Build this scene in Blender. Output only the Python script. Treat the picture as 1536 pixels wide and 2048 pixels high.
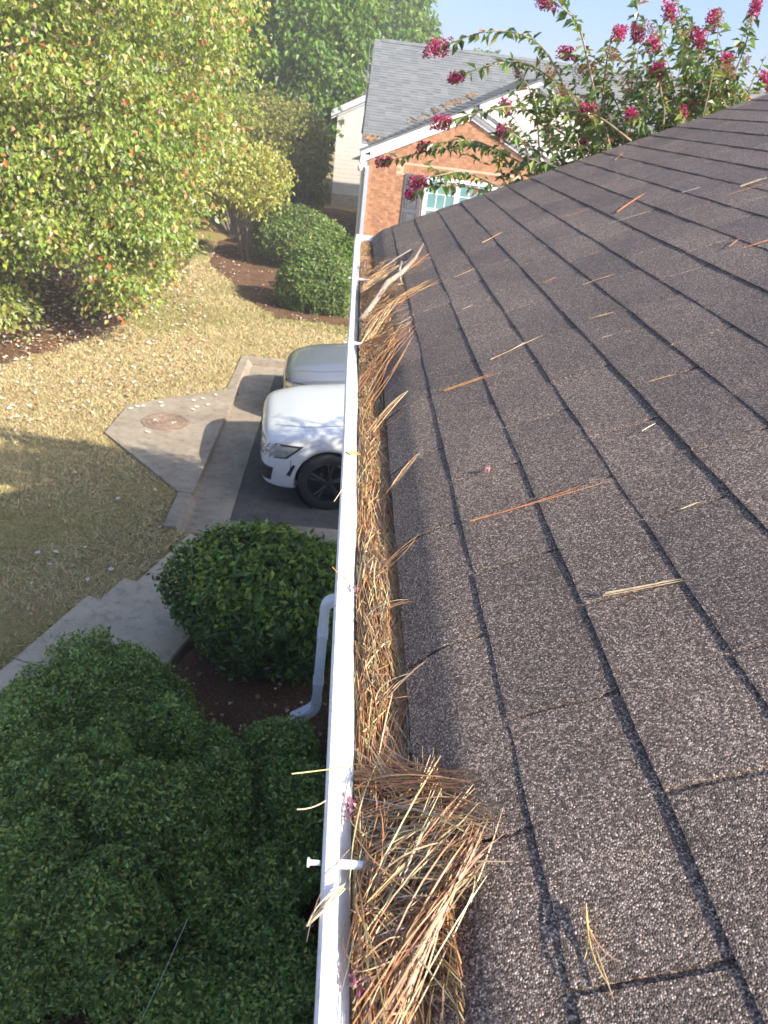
import bpy, math, random
import numpy as np
from mathutils import Matrix, Vector
from mathutils.bvhtree import BVHTree

# ------------------------------------------------------------------ camera, sky, sun, exposure
for o in list(bpy.data.objects):
    bpy.data.objects.remove(o, do_unlink=True)
scn = bpy.context.scene
COL = scn.collection
rng = np.random.default_rng(11)
random.seed(5)

CAM = np.array([-0.025, 0.0, 4.5])
FPX, CU, CV = 1540.0, 768.0, 1024.0
RW = np.array([[0.99335807, 0.08660422, 0.07575923],      # world axes (rows) in lens axes (right, down, forward)
               [-0.02570721, -0.47472649, 0.87975787],
               [0.11215565, -0.87586213, -0.46934703]])
cam = bpy.data.cameras.new('camera')
cam.sensor_fit = 'VERTICAL'; cam.sensor_height = 36.0; cam.lens = 36.0 * FPX / 2048.0
cam.clip_start = 0.02; cam.clip_end = 2000
cam.dof.use_dof = True; cam.dof.focus_distance = 1.1; cam.dof.aperture_fstop = 14.0
cam_o = bpy.data.objects.new('camera', cam); COL.objects.link(cam_o)
m3 = Matrix(((RW[0, 0], -RW[0, 1], -RW[0, 2]), (RW[1, 0], -RW[1, 1], -RW[1, 2]), (RW[2, 0], -RW[2, 1], -RW[2, 2])))
cam_o.matrix_world = Matrix.Translation(Vector(CAM)) @ m3.to_4x4()
scn.camera = cam_o

SUN_EL, SUN_AZ = math.radians(35.0), math.radians(33.0)     # azimuth from +X towards -Y
SUN = np.array([math.cos(SUN_EL) * math.cos(SUN_AZ), -math.cos(SUN_EL) * math.sin(SUN_AZ), math.sin(SUN_EL)])
world = bpy.data.worlds.new('World'); scn.world = world; world.use_nodes = True
wn = world.node_tree.nodes; wl = world.node_tree.links; wn.clear()
sky = wn.new('ShaderNodeTexSky'); sky.sky_type = 'NISHITA'; sky.sun_disc = False
sky.sun_elevation = SUN_EL; sky.sun_rotation = math.atan2(SUN[0], SUN[1])
sky.air_density = 0.6; sky.dust_density = 3.0; sky.ozone_density = 6.0
bg = wn.new('ShaderNodeBackground'); bg.inputs[1].default_value = 0.15
wo = wn.new('ShaderNodeOutputWorld'); wl.new(sky.outputs[0], bg.inputs[0]); wl.new(bg.outputs[0], wo.inputs[0])
sl = bpy.data.lights.new('sun', 'SUN'); sl.energy = 4.2; sl.angle = math.radians(0.53); sl.color = (1.0, 0.91, 0.78)
so = bpy.data.objects.new('sun', sl); COL.objects.link(so)
so.rotation_euler = Vector(-SUN).to_track_quat('-Z', 'Y').to_euler(); so.location = (8, -5, 12)
scn.view_settings.view_transform = 'Standard'; scn.view_settings.look = 'None'
scn.view_settings.exposure = 1.2; scn.view_settings.gamma = 1.0

# ------------------------------------------------------------------ pixel helpers (directions only; distance comes from a surface)
def pray(u, v):
    d = np.array([u - CU, v - CV, FPX]); d /= np.linalg.norm(d)
    return RW @ d
def on_z(u, v, z):
    d = pray(u, v); return CAM + d * ((z - CAM[2]) / d[2])
def on_y(u, v, y):
    d = pray(u, v); return CAM + d * (y / d[1])
def to_px(P):
    q = (np.asarray(P) - CAM) @ RW
    return CU + FPX * q[..., 0] / q[..., 2], CV + FPX * q[..., 1] / q[..., 2], q[..., 2]

# ------------------------------------------------------------------ mesh helpers
def mk(name, V, F, mat=None, parent=None, col=None, smooth=False, uvw=None):
    V = np.asarray(V, dtype=np.float32).reshape(-1, 3)
    if not isinstance(F, list): F = [F]
    F = [np.asarray(f, dtype=np.int32) for f in F if len(f)]
    me = bpy.data.meshes.new(name)
    me.vertices.add(len(V)); me.vertices.foreach_set('co', V.ravel())
    sizes = np.concatenate([np.full(len(f), f.shape[1], np.int32) for f in F])
    loops = np.concatenate([f.ravel() for f in F])
    me.loops.add(len(loops)); me.loops.foreach_set('vertex_index', loops)
    me.polygons.add(len(sizes))
    starts = np.zeros(len(sizes), np.int32); starts[1:] = np.cumsum(sizes)[:-1]
    me.polygons.foreach_set('loop_start', starts)
    me.polygons.foreach_set('use_smooth', np.full(len(sizes), bool(smooth)))
    me.update(calc_edges=True)
    if col is not None:
        a = me.attributes.new('tint', 'FLOAT_COLOR', 'FACE')
        c = np.ones((len(sizes), 4), np.float32); c[:, :3] = col
        a.data.foreach_set('color', c.ravel())
    if mat is not None: me.materials.append(mat)
    o = bpy.data.objects.new(name, me); COL.objects.link(o)
    if parent is not None: o.parent = parent
    return o

def tag(o, label=None, cat=None, group=None, kind=None):
    if label: o['label'] = label
    if cat: o['category'] = cat
    if group: o['group'] = group
    if kind: o['kind'] = kind
    return o

def empty(name, label, cat, loc=(0, 0, 0), group=None):
    o = bpy.data.objects.new(name, None); COL.objects.link(o); o.location = loc
    o.empty_display_size = 0.1
    return tag(o, label, cat, group)

class MB:
    """collects shapes for one mesh"""
    def __init__(s): s.V = []; s.Q = []; s.T = []; s.n = 0
    def add(s, V, Q=None, T=None):
        V = np.asarray(V, float).reshape(-1, 3)
        if Q is not None and len(Q): s.Q.append(np.asarray(Q) + s.n)
        if T is not None and len(T): s.T.append(np.asarray(T) + s.n)
        s.V.append(V); s.n += len(V); return s
    def box(s, x0, x1, y0, y1, z0, z1):
        V = [(x, y, z) for z in (z0, z1) for y in (y0, y1) for x in (x0, x1)]
        return s.add(V, [(0, 2, 3, 1), (4, 5, 7, 6), (0, 1, 5, 4), (2, 6, 7, 3), (0, 4, 6, 2), (1, 3, 7, 5)])
    def prism(s, poly, off):
        """closed polygon (n,3) extruded by vector off"""
        P = np.asarray(poly, float); n = len(P); c = P.mean(0); off = np.asarray(off, float)
        V = np.vstack([P, P + off, [c], [c + off]])
        Q = [(i, (i + 1) % n, n + (i + 1) % n, n + i) for i in range(n)]
        T = [((i + 1) % n, i, 2 * n) for i in range(n)] + [(n + i, n + (i + 1) % n, 2 * n + 1) for i in range(n)]
        return s.add(V, Q, T)
    def tube(s, pts, rad, k=8, cap=True):
        V, F = tubes(np.asarray(pts, float)[None], np.asarray(rad, float)[None] if np.ndim(rad) else np.full((1, len(pts)), rad), k)
        T = []
        if cap:
            n = len(V); V = np.vstack([V, [pts[0]], [pts[-1]]])
            b = n - k
            T = [((i + 1) % k, i, n) for i in range(k)] + [(b + i, b + (i + 1) % k, n + 1) for i in range(k)]
        return s.add(V, F, T)
    def lathe(s, c, axis, prof, k=24):
        """profile [(r, h)] revolved about axis 'x','y','z' through c"""
        a = np.linspace(0, 2 * np.pi, k, endpoint=False)
        V = []
        for r, h in prof:
            ca, sa = r * np.cos(a), r * np.sin(a); hh = np.full(k, h)
            V.append(np.stack({'z': (ca, sa, hh), 'y': (ca, hh, sa), 'x': (hh, ca, sa)}[axis], 1))
        V = np.vstack(V) + np.asarray(c)
        Q = [(i * k + j, i * k + (j + 1) % k, (i + 1) * k + (j + 1) % k, (i + 1) * k + j) for i in range(len(prof) - 1) for j in range(k)]
        return s.add(V, Q)
    def build(s, name, mat, parent=None, smooth=False):
        F = []
        if s.Q: F.append(np.vstack(s.Q))
        if s.T: F.append(np.vstack(s.T))
        return mk(name, np.vstack(s.V), F, mat, parent, smooth=smooth)

def tubes(P, R, k=3):
    """N polylines P (N,K,3) with radii R (N,K) -> verts, quads"""
    N, K, _ = P.shape
    t = np.gradient(P, axis=1); t /= np.linalg.norm(t, axis=2, keepdims=True) + 1e-9
    ref = np.where(np.abs(t[..., 2:3]) > 0.9, np.array([1.0, 0, 0]), np.array([0, 0, 1.0]))
    a = np.cross(t, ref); a /= np.linalg.norm(a, axis=2, keepdims=True) + 1e-9
    b = np.cross(a, t)
    ang = np.linspace(0, 2 * np.pi, k, endpoint=False)
    V = P[:, :, None, :] + R[:, :, None, None] * (np.cos(ang)[None, None, :, None] * a[:, :, None, :] + np.sin(ang)[None, None, :, None] * b[:, :, None, :])
    idx = np.arange(N * K * k).reshape(N, K, k)
    i0 = idx[:, :-1, :]; i1 = idx[:, 1:, :]
    F = np.stack([i0, np.roll(i0, -1, 2), np.roll(i1, -1, 2), i1], -1).reshape(-1, 4)
    return V.reshape(-1, 3), F

def bez(p0, p1, p2, k=5):
    t = np.linspace(0, 1, k)[None, :, None]
    return (1 - t) ** 2 * p0[:, None] + 2 * t * (1 - t) * p1[:, None] + t ** 2 * p2[:, None]

def crom(P, m):
    """Catmull-Rom resampling of rows of P (n, ...) with m steps per span"""
    P = np.asarray(P, float); n_ = len(P); out = []
    Q = np.concatenate([[2 * P[0] - P[1]], P, [2 * P[-1] - P[-2]]])
    for i in range(n_ - 1):
        a, b, c, d_ = Q[i], Q[i + 1], Q[i + 2], Q[i + 3]
        for t in np.linspace(0, 1, m, endpoint=False):
            out.append(0.5 * (2 * b + (c - a) * t + (2 * a - 5 * b + 4 * c - d_) * t * t + (3 * b - a - 3 * c + d_) * t ** 3))
    out.append(P[-1]); return np.array(out)
def nrm(v): return v / (np.linalg.norm(v, axis=-1, keepdims=True) + 1e-9)

def lump(P, seed, f=1.0, n=7):
    r = np.random.default_rng(seed); s = np.zeros(P.shape[:-1])
    for i in range(n):
        k = r.normal(size=3); k = k / np.linalg.norm(k) * f * (0.6 + 1.6 * i / n)
        s += np.sin(P @ k + r.uniform(0, 6.28)) / (1 + 0.5 * i)
    return s / 2.2

def leaf_mesh(pos, axis, normal, L, W, fold=0.25, curl=0.15):
    """folded pointed leaves: 4 verts, 2 triangles each"""
    axis = nrm(axis); side = nrm(np.cross(axis, normal)); up = np.cross(side, axis)
    L = np.asarray(L)[:, None]; W = np.asarray(W)[:, None]
    b = pos; tip = pos + axis * L - up * L * curl
    mid = pos + axis * L * 0.45
    l = mid + side * W * 0.5 + up * W * fold; r = mid - side * W * 0.5 + up * W * fold
    V = np.stack([b, l, tip, r], 1).reshape(-1, 3)
    i = np.arange(len(pos))[:, None] * 4
    F = np.concatenate([i + np.array([[0, 2, 1]]), i + np.array([[0, 3, 2]])], 1).reshape(-1, 3)
    return V, F

def pal(n, cols, wts, jit=0.25, r=rng):
    c = np.asarray(cols, float)[r.choice(len(cols), n, p=np.asarray(wts) / sum(wts))]
    return np.clip(c * (1 + r.normal(0, jit, (n, 1))) * (1 + r.normal(0, 0.07, (n, 3))), 0.004, 0.9)

def in_poly(x, y, poly):
    x = np.asarray(x); y = np.asarray(y); c = np.zeros(x.shape, bool); n = len(poly); j = n - 1
    for i in range(n):
        xi, yi = poly[i][:2]; xj, yj = poly[j][:2]
        c ^= ((yi > y) != (yj > y)) & (x < (xj - xi) * (y - yi) / (yj - yi + 1e-12) + xi)
        j = i
    return c
def sstep(a, b, x):
    t = np.clip((x - a) / (b - a), 0, 1); return t * t * (3 - 2 * t)

# ------------------------------------------------------------------ materials
class NT:
    def __init__(s, name):
        s.m = bpy.data.materials.new(name); s.m.use_nodes = True
        s.t = s.m.node_tree; s.p = s.t.nodes['Principled BSDF']; s.out = s.t.nodes['Material Output']
    def n(s, typ, **kw):
        nd = s.t.nodes.new(typ)
        for k, v in kw.items():
            if k in nd.inputs.keys(): nd.inputs[k].default_value = v
            else: setattr(nd, k, v)
        return nd
    def l(s, a, b): s.t.links.new(a, b)
    def pos(s): return s.n('ShaderNodeNewGeometry').outputs['Position']
    def objc(s): return s.n('ShaderNodeTexCoord').outputs['Object']
    def noise(s, vec, scale, detail=3, rough=0.55):
        nd = s.n('ShaderNodeTexNoise', Scale=scale, Detail=detail, Roughness=rough); s.l(vec, nd.inputs['Vector']); return nd
    def ramp(s, fac, stops):
        nd = s.n('ShaderNodeValToRGB'); e = nd.color_ramp.elements
        while len(e) < len(stops): e.new(0.5)
        for i, (p, c) in enumerate(stops):
            e[i].position = p; e[i].color = (*c, 1) if len(c) == 3 else c
        s.l(fac, nd.inputs[0]); return nd.outputs[0]
    def mix(s, fac, a, b, mode='MIX'):
        nd = s.n('ShaderNodeMix', data_type='RGBA', blend_type=mode)
        for sock, v in ((nd.inputs[0], fac), (nd.inputs[6], a), (nd.inputs[7], b)):
            if hasattr(v, 'is_linked'): s.l(v, sock)
            else: sock.default_value = v if np.ndim(v) == 0 else (*v, 1)
        return nd.outputs[2]
    def bump(s, h, strength, dist, nin=None):
        nd = s.n('ShaderNodeBump', Strength=strength, Distance=dist); s.l(h, nd.inputs['Height'])
        if nin is not None: s.l(nin, nd.inputs['Normal'])
        return nd.outputs[0]
    def set(s, color=None, rough=None, normal=None, spec=None, **kw):
        for key, v in (('Base Color', color), ('Roughness', rough), ('Normal', normal), ('Specular IOR Level', spec)):
            if v is None: continue
            if hasattr(v, 'is_linked'): s.l(v, s.p.inputs[key])
            else: s.p.inputs[key].default_value = (*v, 1) if np.ndim(v) else v
        for k, v in kw.items(): s.p.inputs[k.replace('_', ' ')].default_value = v
        return s.m

def m_simple(name, color, rough=0.5, var=0.12, scale=12, bump=0.0, bscale=60, spec=0.5, **kw):
    t = NT(name); p = t.pos(); nz = t.noise(p, scale)
    c = t.ramp(nz.outputs['Fac'], [(0.3, tuple(np.array(color) * (1 - var))), (0.7, tuple(np.clip(np.array(color) * (1 + var), 0, 0.95)))])
    nin = t.bump(t.noise(p, bscale, 4).outputs['Fac'], 0.6, bump) if bump else None
    return t.set(c, rough, nin, spec, **kw)

def m_leaf(name, rough=0.42, trans=0.38, spec=0.4):
    t = NT(name); a = t.n('ShaderNodeAttribute', attribute_name='tint')
    t.set(a.outputs['Color'], rough, None, spec)
    tr = t.n('ShaderNodeBsdfTranslucent'); c2 = t.mix(1.0, a.outputs['Color'], (1.25, 1.3, 0.6), 'MULTIPLY'); t.l(c2, tr.inputs[0])
    mx = t.n('ShaderNodeMixShader'); mx.inputs[0].default_value = trans
    t.l(t.p.outputs[0], mx.inputs[1]); t.l(tr.outputs[0], mx.inputs[2]); t.l(mx.outputs[0], t.out.inputs[0])
    return t.m

def m_tint(name, rough=0.6, spec=0.35, nscale=80, var=0.25):
    t = NT(name); a = t.n('ShaderNodeAttribute', attribute_name='tint'); nz = t.noise(t.pos(), nscale)
    c = t.mix(1.0, a.outputs['Color'], t.ramp(nz.outputs['Fac'], [(0.3, (1 - var,) * 3), (0.7, (1 + var,) * 3)]), 'MULTIPLY')
    return t.set(c, rough, None, spec)

def m_shingle():
    t = NT('granule_shingle'); p = t.pos()
    vo = t.n('ShaderNodeTexVoronoi', Scale=560.0); t.l(p, vo.inputs['Vector'])
    sep = t.n('ShaderNodeSeparateColor'); t.l(vo.outputs['Color'], sep.inputs[0])
    c = t.ramp(sep.outputs[0], [(0.0, (0.027, 0.0185, 0.014)), (0.40, (0.096, 0.071, 0.055)), (0.70, (0.20, 0.153, 0.122)), (0.90, (0.38, 0.305, 0.25)), (1.0, (0.60, 0.50, 0.425))])
    big = t.noise(p, 3.5, 5, 0.62)
    c = t.mix(1.0, c, t.ramp(big.outputs['Fac'], [(0.30, (0.76, 0.74, 0.74)), (0.70, (1.22, 1.18, 1.13))]), 'MULTIPLY')
    oi = t.n('ShaderNodeObjectInfo')
    c = t.mix(1.0, c, t.ramp(oi.outputs['Random'], [(0.0, (0.82, 0.82, 0.83)), (1.0, (1.14, 1.12, 1.10))]), 'MULTIPLY')
    vb = t.n('ShaderNodeTexVoronoi', Scale=560.0, feature='F1'); t.l(p, vb.inputs['Vector'])
    inv = t.n('ShaderNodeMath', operation='SUBTRACT'); inv.inputs[0].default_value = 1.0; t.l(vb.outputs['Distance'], inv.inputs[1])
    add = t.n('ShaderNodeMath', operation='MULTIPLY_ADD'); t.l(sep.outputs[1], add.inputs[0]); add.inputs[1].default_value = 0.8; t.l(inv.outputs[0], add.inputs[2])
    b1 = t.bump(add.outputs[0], 1.0, 0.0013)
    b2 = t.bump(t.noise(p, 22, 3).outputs['Fac'], 0.25, 0.004, b1)
    return t.set(c, 0.62, b2, 0.5)

M = {}
M['shingle'] = m_shingle()
M['white_metal'] = m_simple('white_aluminium', (0.78, 0.79, 0.80), 0.38, 0.05, 25, 0.0004, 40)
def m_gutter():
    t = NT('weathered_white_gutter'); p = t.pos()
    n1 = t.noise(p, 30, 6, 0.7); n2 = t.noise(p, 140, 3)
    c = t.ramp(n1.outputs['Fac'], [(0.35, (0.60, 0.59, 0.56)), (0.5, (0.76, 0.76, 0.75)), (0.7, (0.80, 0.80, 0.80))])
    c = t.mix(1.0, c, t.ramp(n2.outputs['Fac'], [(0.27, (0.62, 0.58, 0.50)), (0.36, (1, 1, 1))]), 'MULTIPLY')
    return t.set(c, 0.42, t.bump(n1.outputs['Fac'], 0.25, 0.0006), 0.45)
M['gutter'] = m_gutter()
def m_needle():
    t = NT('dry_pine_needle'); a = t.n('ShaderNodeAttribute', attribute_name='tint')
    nz = t.noise(t.pos(), 120, 2)
    c = t.mix(1.0, a.outputs['Color'], t.ramp(nz.outputs['Fac'], [(0.3, (0.75, 0.7, 0.65)), (0.7, (1.15, 1.15, 1.1))]), 'MULTIPLY')
    return t.set(c, 0.42, None, 0.45)
M['needle'] = m_needle()
M['debris'] = m_simple('gutter_dirt', (0.085, 0.055, 0.035), 0.9, 0.5, 90, 0.006, 160)
def m_bark(name, a, b):
    t = NT(name); p = t.pos(); n1 = t.noise(p, 60, 5, 0.7)
    return t.set(t.ramp(n1.outputs['Fac'], [(0.3, a), (0.7, b)]), 0.85, t.bump(n1.outputs['Fac'], 0.8, 0.004), 0.2)
M['bark'] = m_bark('grey_bark', (0.10, 0.08, 0.065), (0.28, 0.24, 0.20))
M['twig'] = m_bark('weathered_twig', (0.20, 0.15, 0.11), (0.46, 0.38, 0.30))
M['myrtle_bark'] = m_bark('myrtle_bark', (0.26, 0.19, 0.12), (0.46, 0.36, 0.25))
M['leaf'] = m_leaf('leaf'); M['leaf_gloss'] = m_leaf('glossy_leaf', 0.28, 0.26, 0.5)
M['petal'] = m_leaf('petal', 0.6, 0.35, 0.2)
M['dry'] = m_tint('dry_leaf', 0.7)
def m_lawn():
    t = NT('dormant_lawn'); p = t.pos()
    n1 = t.noise(p, 0.9, 4, 0.6); n2 = t.noise(p, 26, 5, 0.7)
    c = t.ramp(n1.outputs['Fac'], [(0.35, (0.34, 0.25, 0.12)), (0.55, (0.35, 0.28, 0.12)), (0.72, (0.24, 0.23, 0.09))])
    c = t.mix(1.0, c, t.ramp(n2.outputs['Fac'], [(0.3, (0.6, 0.6, 0.55)), (0.7, (1.25, 1.2, 1.15))]), 'MULTIPLY')
    return t.set(c, 0.95, t.bump(n2.outputs['Fac'], 0.9, 0.03), 0.1)
M['lawn'] = m_lawn()
def m_mulch():
    t = NT('pine_straw_mulch'); p = t.pos()
    n1 = t.noise(p, 55, 5, 0.75); n2 = t.noise(p, 2.5, 3)
    c = t.ramp(n1.outputs['Fac'], [(0.3, (0.045, 0.025, 0.016)), (0.5, (0.15, 0.085, 0.05)), (0.72, (0.34, 0.21, 0.13))])
    c = t.mix(1.0, c, t.ramp(n2.outputs['Fac'], [(0.3, (0.75, 0.72, 0.7)), (0.7, (1.2, 1.15, 1.1))]), 'MULTIPLY')
    return t.set(c, 0.95, t.bump(n1.outputs['Fac'], 1.0, 0.03), 0.1)
M['mulch'] = m_mulch()
def m_concrete(name, a, b, sc=6):
    t = NT(name); p = t.pos(); n1 = t.noise(p, sc, 7, 0.7); n2 = t.noise(p, 120, 3); n3 = t.noise(p, 9, 6, 0.75)
    c = t.ramp(n1.outputs['Fac'], [(0.3, a), (0.7, b)])
    c = t.mix(1.0, c, t.ramp(n3.outputs['Fac'], [(0.30, (0.62, 0.60, 0.57)), (0.48, (1, 1, 1)), (0.75, (1.12, 1.1, 1.08))]), 'MULTIPLY')
    c = t.mix(1.0, c, t.ramp(n2.outputs['Fac'], [(0.3, (0.8, 0.8, 0.8)), (0.7, (1.12, 1.12, 1.12))]), 'MULTIPLY')
    return t.set(c, 0.9, t.bump(n2.outputs['Fac'], 0.4, 0.003), 0.25)
M['concrete'] = m_concrete('aged_concrete', (0.25, 0.205, 0.15), (0.40, 0.34, 0.255), 2.2)
M['walk'] = m_concrete('walk_concrete', (0.40, 0.33, 0.235), (0.56, 0.475, 0.35), 3)
M['asphalt'] = m_concrete('asphalt', (0.075, 0.068, 0.06), (0.14, 0.128, 0.115), 4)
M['iron'] = m_simple('rusty_iron', (0.25, 0.175, 0.12), 0.9, 0.3, 14, 0.003, 70)
def m_paint(name, col, coat=1.0, rough=0.35):
    t = NT(name); nz = t.noise(t.pos(), 3, 4)
    c = t.ramp(nz.outputs['Fac'], [(0.3, tuple(np.array(col) * 0.96)), (0.7, col)])
    return t.set(c, rough, None, 0.5, Coat_Weight=coat, Coat_Roughness=0.04)
M['white_paint'] = m_paint('white_car_paint', (0.66, 0.68, 0.70))
M['grey_paint'] = m_paint('grey_car_paint', (0.19, 0.21, 0.25)); M['grey_paint'].node_tree.nodes['Principled BSDF'].inputs['Metallic'].default_value = 0.15
M['black'] = m_simple('black_plastic', (0.018, 0.018, 0.02), 0.5, 0.2, 40)
M['tyre'] = m_simple('tyre_rubber', (0.022, 0.022, 0.023), 0.75, 0.2, 60)
M['rim'] = m_simple('dark_alloy', (0.055, 0.056, 0.06), 0.32, 0.1, 20, Metallic=0.7)
M['chrome'] = m_simple('bright_reflector', (0.65, 0.66, 0.68), 0.15, 0.1, 30, Metallic=0.9)
M['lamp'] = m_simple('headlamp_lens', (0.26, 0.265, 0.26), 0.06, 0.2, 18, spec=0.8, Coat_Weight=1.0)
M['amber'] = m_simple('amber_lens', (0.55, 0.13, 0.03), 0.15, 0.1, 20)
M['red'] = m_simple('red_lens', (0.35, 0.01, 0.01), 0.15, 0.1, 20)
M['glass'] = m_simple('dark_glass', (0.02, 0.024, 0.026), 0.04, 0.1, 5, spec=0.7)
M['win_glass'] = m_simple('window_glass', (0.15, 0.30, 0.30), 0.15, 0.15, 2, spec=0.3)
M['brick'] = None
def m_brick():
    t = NT('orange_brick'); p = t.pos(); oi = t.n('ShaderNodeObjectInfo'); at = t.n('ShaderNodeAttribute', attribute_name='tint')
    n1 = t.noise(p, 30, 4); 
    c = t.ramp(n1.outputs['Fac'], [(0.3, (0.42, 0.20, 0.10)), (0.7, (0.52, 0.265, 0.14))])
    wn_ = t.n('ShaderNodeTexWhiteNoise', noise_dimensions='3D'); 
    v = t.n('ShaderNodeVectorMath', operation='SNAP'); v.inputs[1].default_value = (0.106, 9.0, 0.075); t.l(p, v.inputs[0]); t.l(v.outputs[0], wn_.inputs[0])
    c = t.mix(1.0, c, t.ramp(wn_.outputs[0], [(0.0, (0.70, 0.66, 0.62)), (0.6, (0.96, 0.94, 0.92)), (1.0, (1.15, 1.13, 1.1))]), 'MULTIPLY')
    return t.set(c, 0.9, t.bump(n1.outputs['Fac'], 0.5, 0.004), 0.2)
M['brick'] = m_brick()
M['mortar'] = m_simple('mortar', (0.56, 0.42, 0.29), 0.95, 0.1, 20)
M['siding'] = m_simple('cream_siding', (0.66, 0.62, 0.54), 0.6, 0.05, 4)
M['trim'] = m_simple('white_trim', (0.78, 0.78, 0.78), 0.5, 0.04, 6)
def m_groof(name, a, b):
    t = NT(name); p = t.pos()
    v = t.n('ShaderNodeVectorMath', operation='SNAP'); v.inputs[1].default_value = (0.22, 0.115, 9.0); t.l(p, v.inputs[0])
    w = t.n('ShaderNodeTexWhiteNoise', noise_dimensions='3D'); t.l(v.outputs[0], w.inputs[0])
    n1 = t.noise(p, 40, 4)
    c = t.ramp(w.outputs[0], [(0.0, a), (1.0, b)])
    c = t.mix(1.0, c, t.ramp(n1.outputs['Fac'], [(0.3, (0.8,) * 3), (0.7, (1.2,) * 3)]), 'MULTIPLY')
    return t.set(c, 0.9, t.bump(n1.outputs['Fac'], 0.5, 0.01), 0.2)
M['groof'] = m_groof('grey_architectural_shingle', (0.135, 0.145, 0.148), (0.19, 0.20, 0.20))
M['groof2'] = m_groof('grey_tan_shingle', (0.20, 0.19, 0.17), (0.27, 0.26, 0.23))
M['shutter'] = m_simple('slate_shutter', (0.10, 0.105, 0.12), 0.5, 0.1, 8)
M['spout'] = m_simple('blue_grey_downspout', (0.42, 0.47, 0.53), 0.4, 0.05, 8)
M['thread'] = m_simple('spider_silk', (0.7, 0.7, 0.7), 0.3, 0.1, 30)

# ------------------------------------------------------------------ setting: ground
PAD = [(-1.615, 12.0), (-2.14, 11.6), (-2.6, 11.24), (-3.05, 10.79), (-3.08, 9.77), (-2.55, 9.15), (-1.80, 8.27), (-1.615, 8.25)]
WALKD = np.array([-0.30, -0.954]); WALKN = np.array([0.954, -0.30]); WALK0 = np.array([-1.50, 7.32])
def walk_pt(a, w): return WALK0 + WALKD * a + WALKN * w
WALKPOLY = [walk_pt(-0.1, -0.03), walk_pt(9, -0.03), walk_pt(9, 1.1), walk_pt(-0.1, 1.1)]
DRIVE = [(-1.64, 7.45), (8, 7.45), (8, 13.75), (-1.64, 13.75)]
def gz(x, y):
    x = np.asarray(x, float); y = np.asarray(y, float)
    z = 0.095 + 0.25 * sstep(6.6, 5.0, y) + 0.45 * sstep(20, 33, y)
    z = z + 0.03 * np.sin(x * 0.7 + 1.0) * np.sin(y * 0.5) * (np.abs(y - 10) > 4)
    z = np.where(in_poly(x, y, WALKPOLY) & (y > 5.0), 0.02, np.where(in_poly(x, y, WALKPOLY), 0.25, z))
    z = np.where(in_poly(x, y, [(-1.70, 7.45), (8, 7.45), (8, 13.6), (-1.70, 13.6)]), -0.06, z)
    return z
def axis_pts(lo, a, b, hi, fine, mid):
    return np.unique(np.round(np.concatenate([np.geomspace(1, abs(lo) - abs(a) + 1, 14)[::-1] * -1 + 1 + a if lo < a else [], np.arange(a, b, fine), b + np.geomspace(1, hi - b + 1, 22) - 1]), 4))
xs = axis_pts(-500, -9.0, 6.0, 500, 0.14, 1); ys = axis_pts(-200, 0.0, 24.0, 900, 0.14, 1)
GX, GY = np.meshgrid(xs, ys); GZ = gz(GX, GY) + 0.012 * lump(np.stack([GX, GY, 0 * GX], -1), 3, 6) * (np.abs(GX) < 30)
def grid_faces(ny, nx):
    i = np.arange(ny * nx).reshape(ny, nx)
    return np.stack([i[:-1, :-1], i[:-1, 1:], i[1:, 1:], i[1:, :-1]], -1).reshape(-1, 4)
ground = mk('lawn_ground', np.stack([GX, GY, GZ], -1), grid_faces(len(ys), len(xs)), M['lawn'], smooth=True)
tag(ground, kind='structure')

def bed(name, poly, dz=0.02, step=0.09):
    P = np.array(poly); x = np.arange(P[:, 0].min() - step, P[:, 0].max() + step, step); y = np.arange(P[:, 1].min() - step, P[:, 1].max() + step, step)
    X, Y = np.meshgrid(x, y); Xj = X + rng.uniform(-.03, .03, X.shape); Yj = Y + rng.uniform(-.03, .03, Y.shape)
    Z = gz(Xj, Yj) + dz + 0.015 * lump(np.stack([Xj, Yj, 0 * Xj], -1), 8, 14)
    F = grid_faces(*X.shape); c = np.stack([Xj, Yj], -1).reshape(-1, 2)[F].mean(1)
    keep = in_poly(c[:, 0] + 0.1 * lump(np.c_[c, c[:, :1] * 0], 2, 7), c[:, 1] + 0.1 * lump(np.c_[c, c[:, :1] * 0], 4, 7), poly)
    V = np.stack([Xj, Yj, Z], -1).reshape(-1, 3); F = F[keep]; u, inv = np.unique(F, return_inverse=True)
    o = mk(name, V[u], inv.reshape(-1, 4), M['mulch'], smooth=True); tag(o, kind='structure'); return o
BED_N = [(-3.7, 21.3), (-2.7, 19.3), (-2.1, 17.8), (-1.4, 16.75), (0.0, 16.55), (4.0, 16.8), (4.5, 21.9), (0.3, 22.2), (0.2, 32), (-1.4, 32), (-3.9, 24)]
BED_L = [(-5.4, 12.1), (-4.45, 14.1), (-4.25, 16.5), (-4.1, 19.5), (-4.2, 24), (-20, 26), (-20, 11.5)]
BED_H = [(0.35, -3), (0.35, 7.3), (-1.0, 7.4), (-1.2, 6.5), (-1.3, 5.3), (-1.7, 4.2), (-2.9, 0.5), (-4.2, -3)]
bed('mulch_bed', BED_N); bed('mulch_bed', BED_L, step=0.16); bed('mulch_bed', BED_H)

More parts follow.
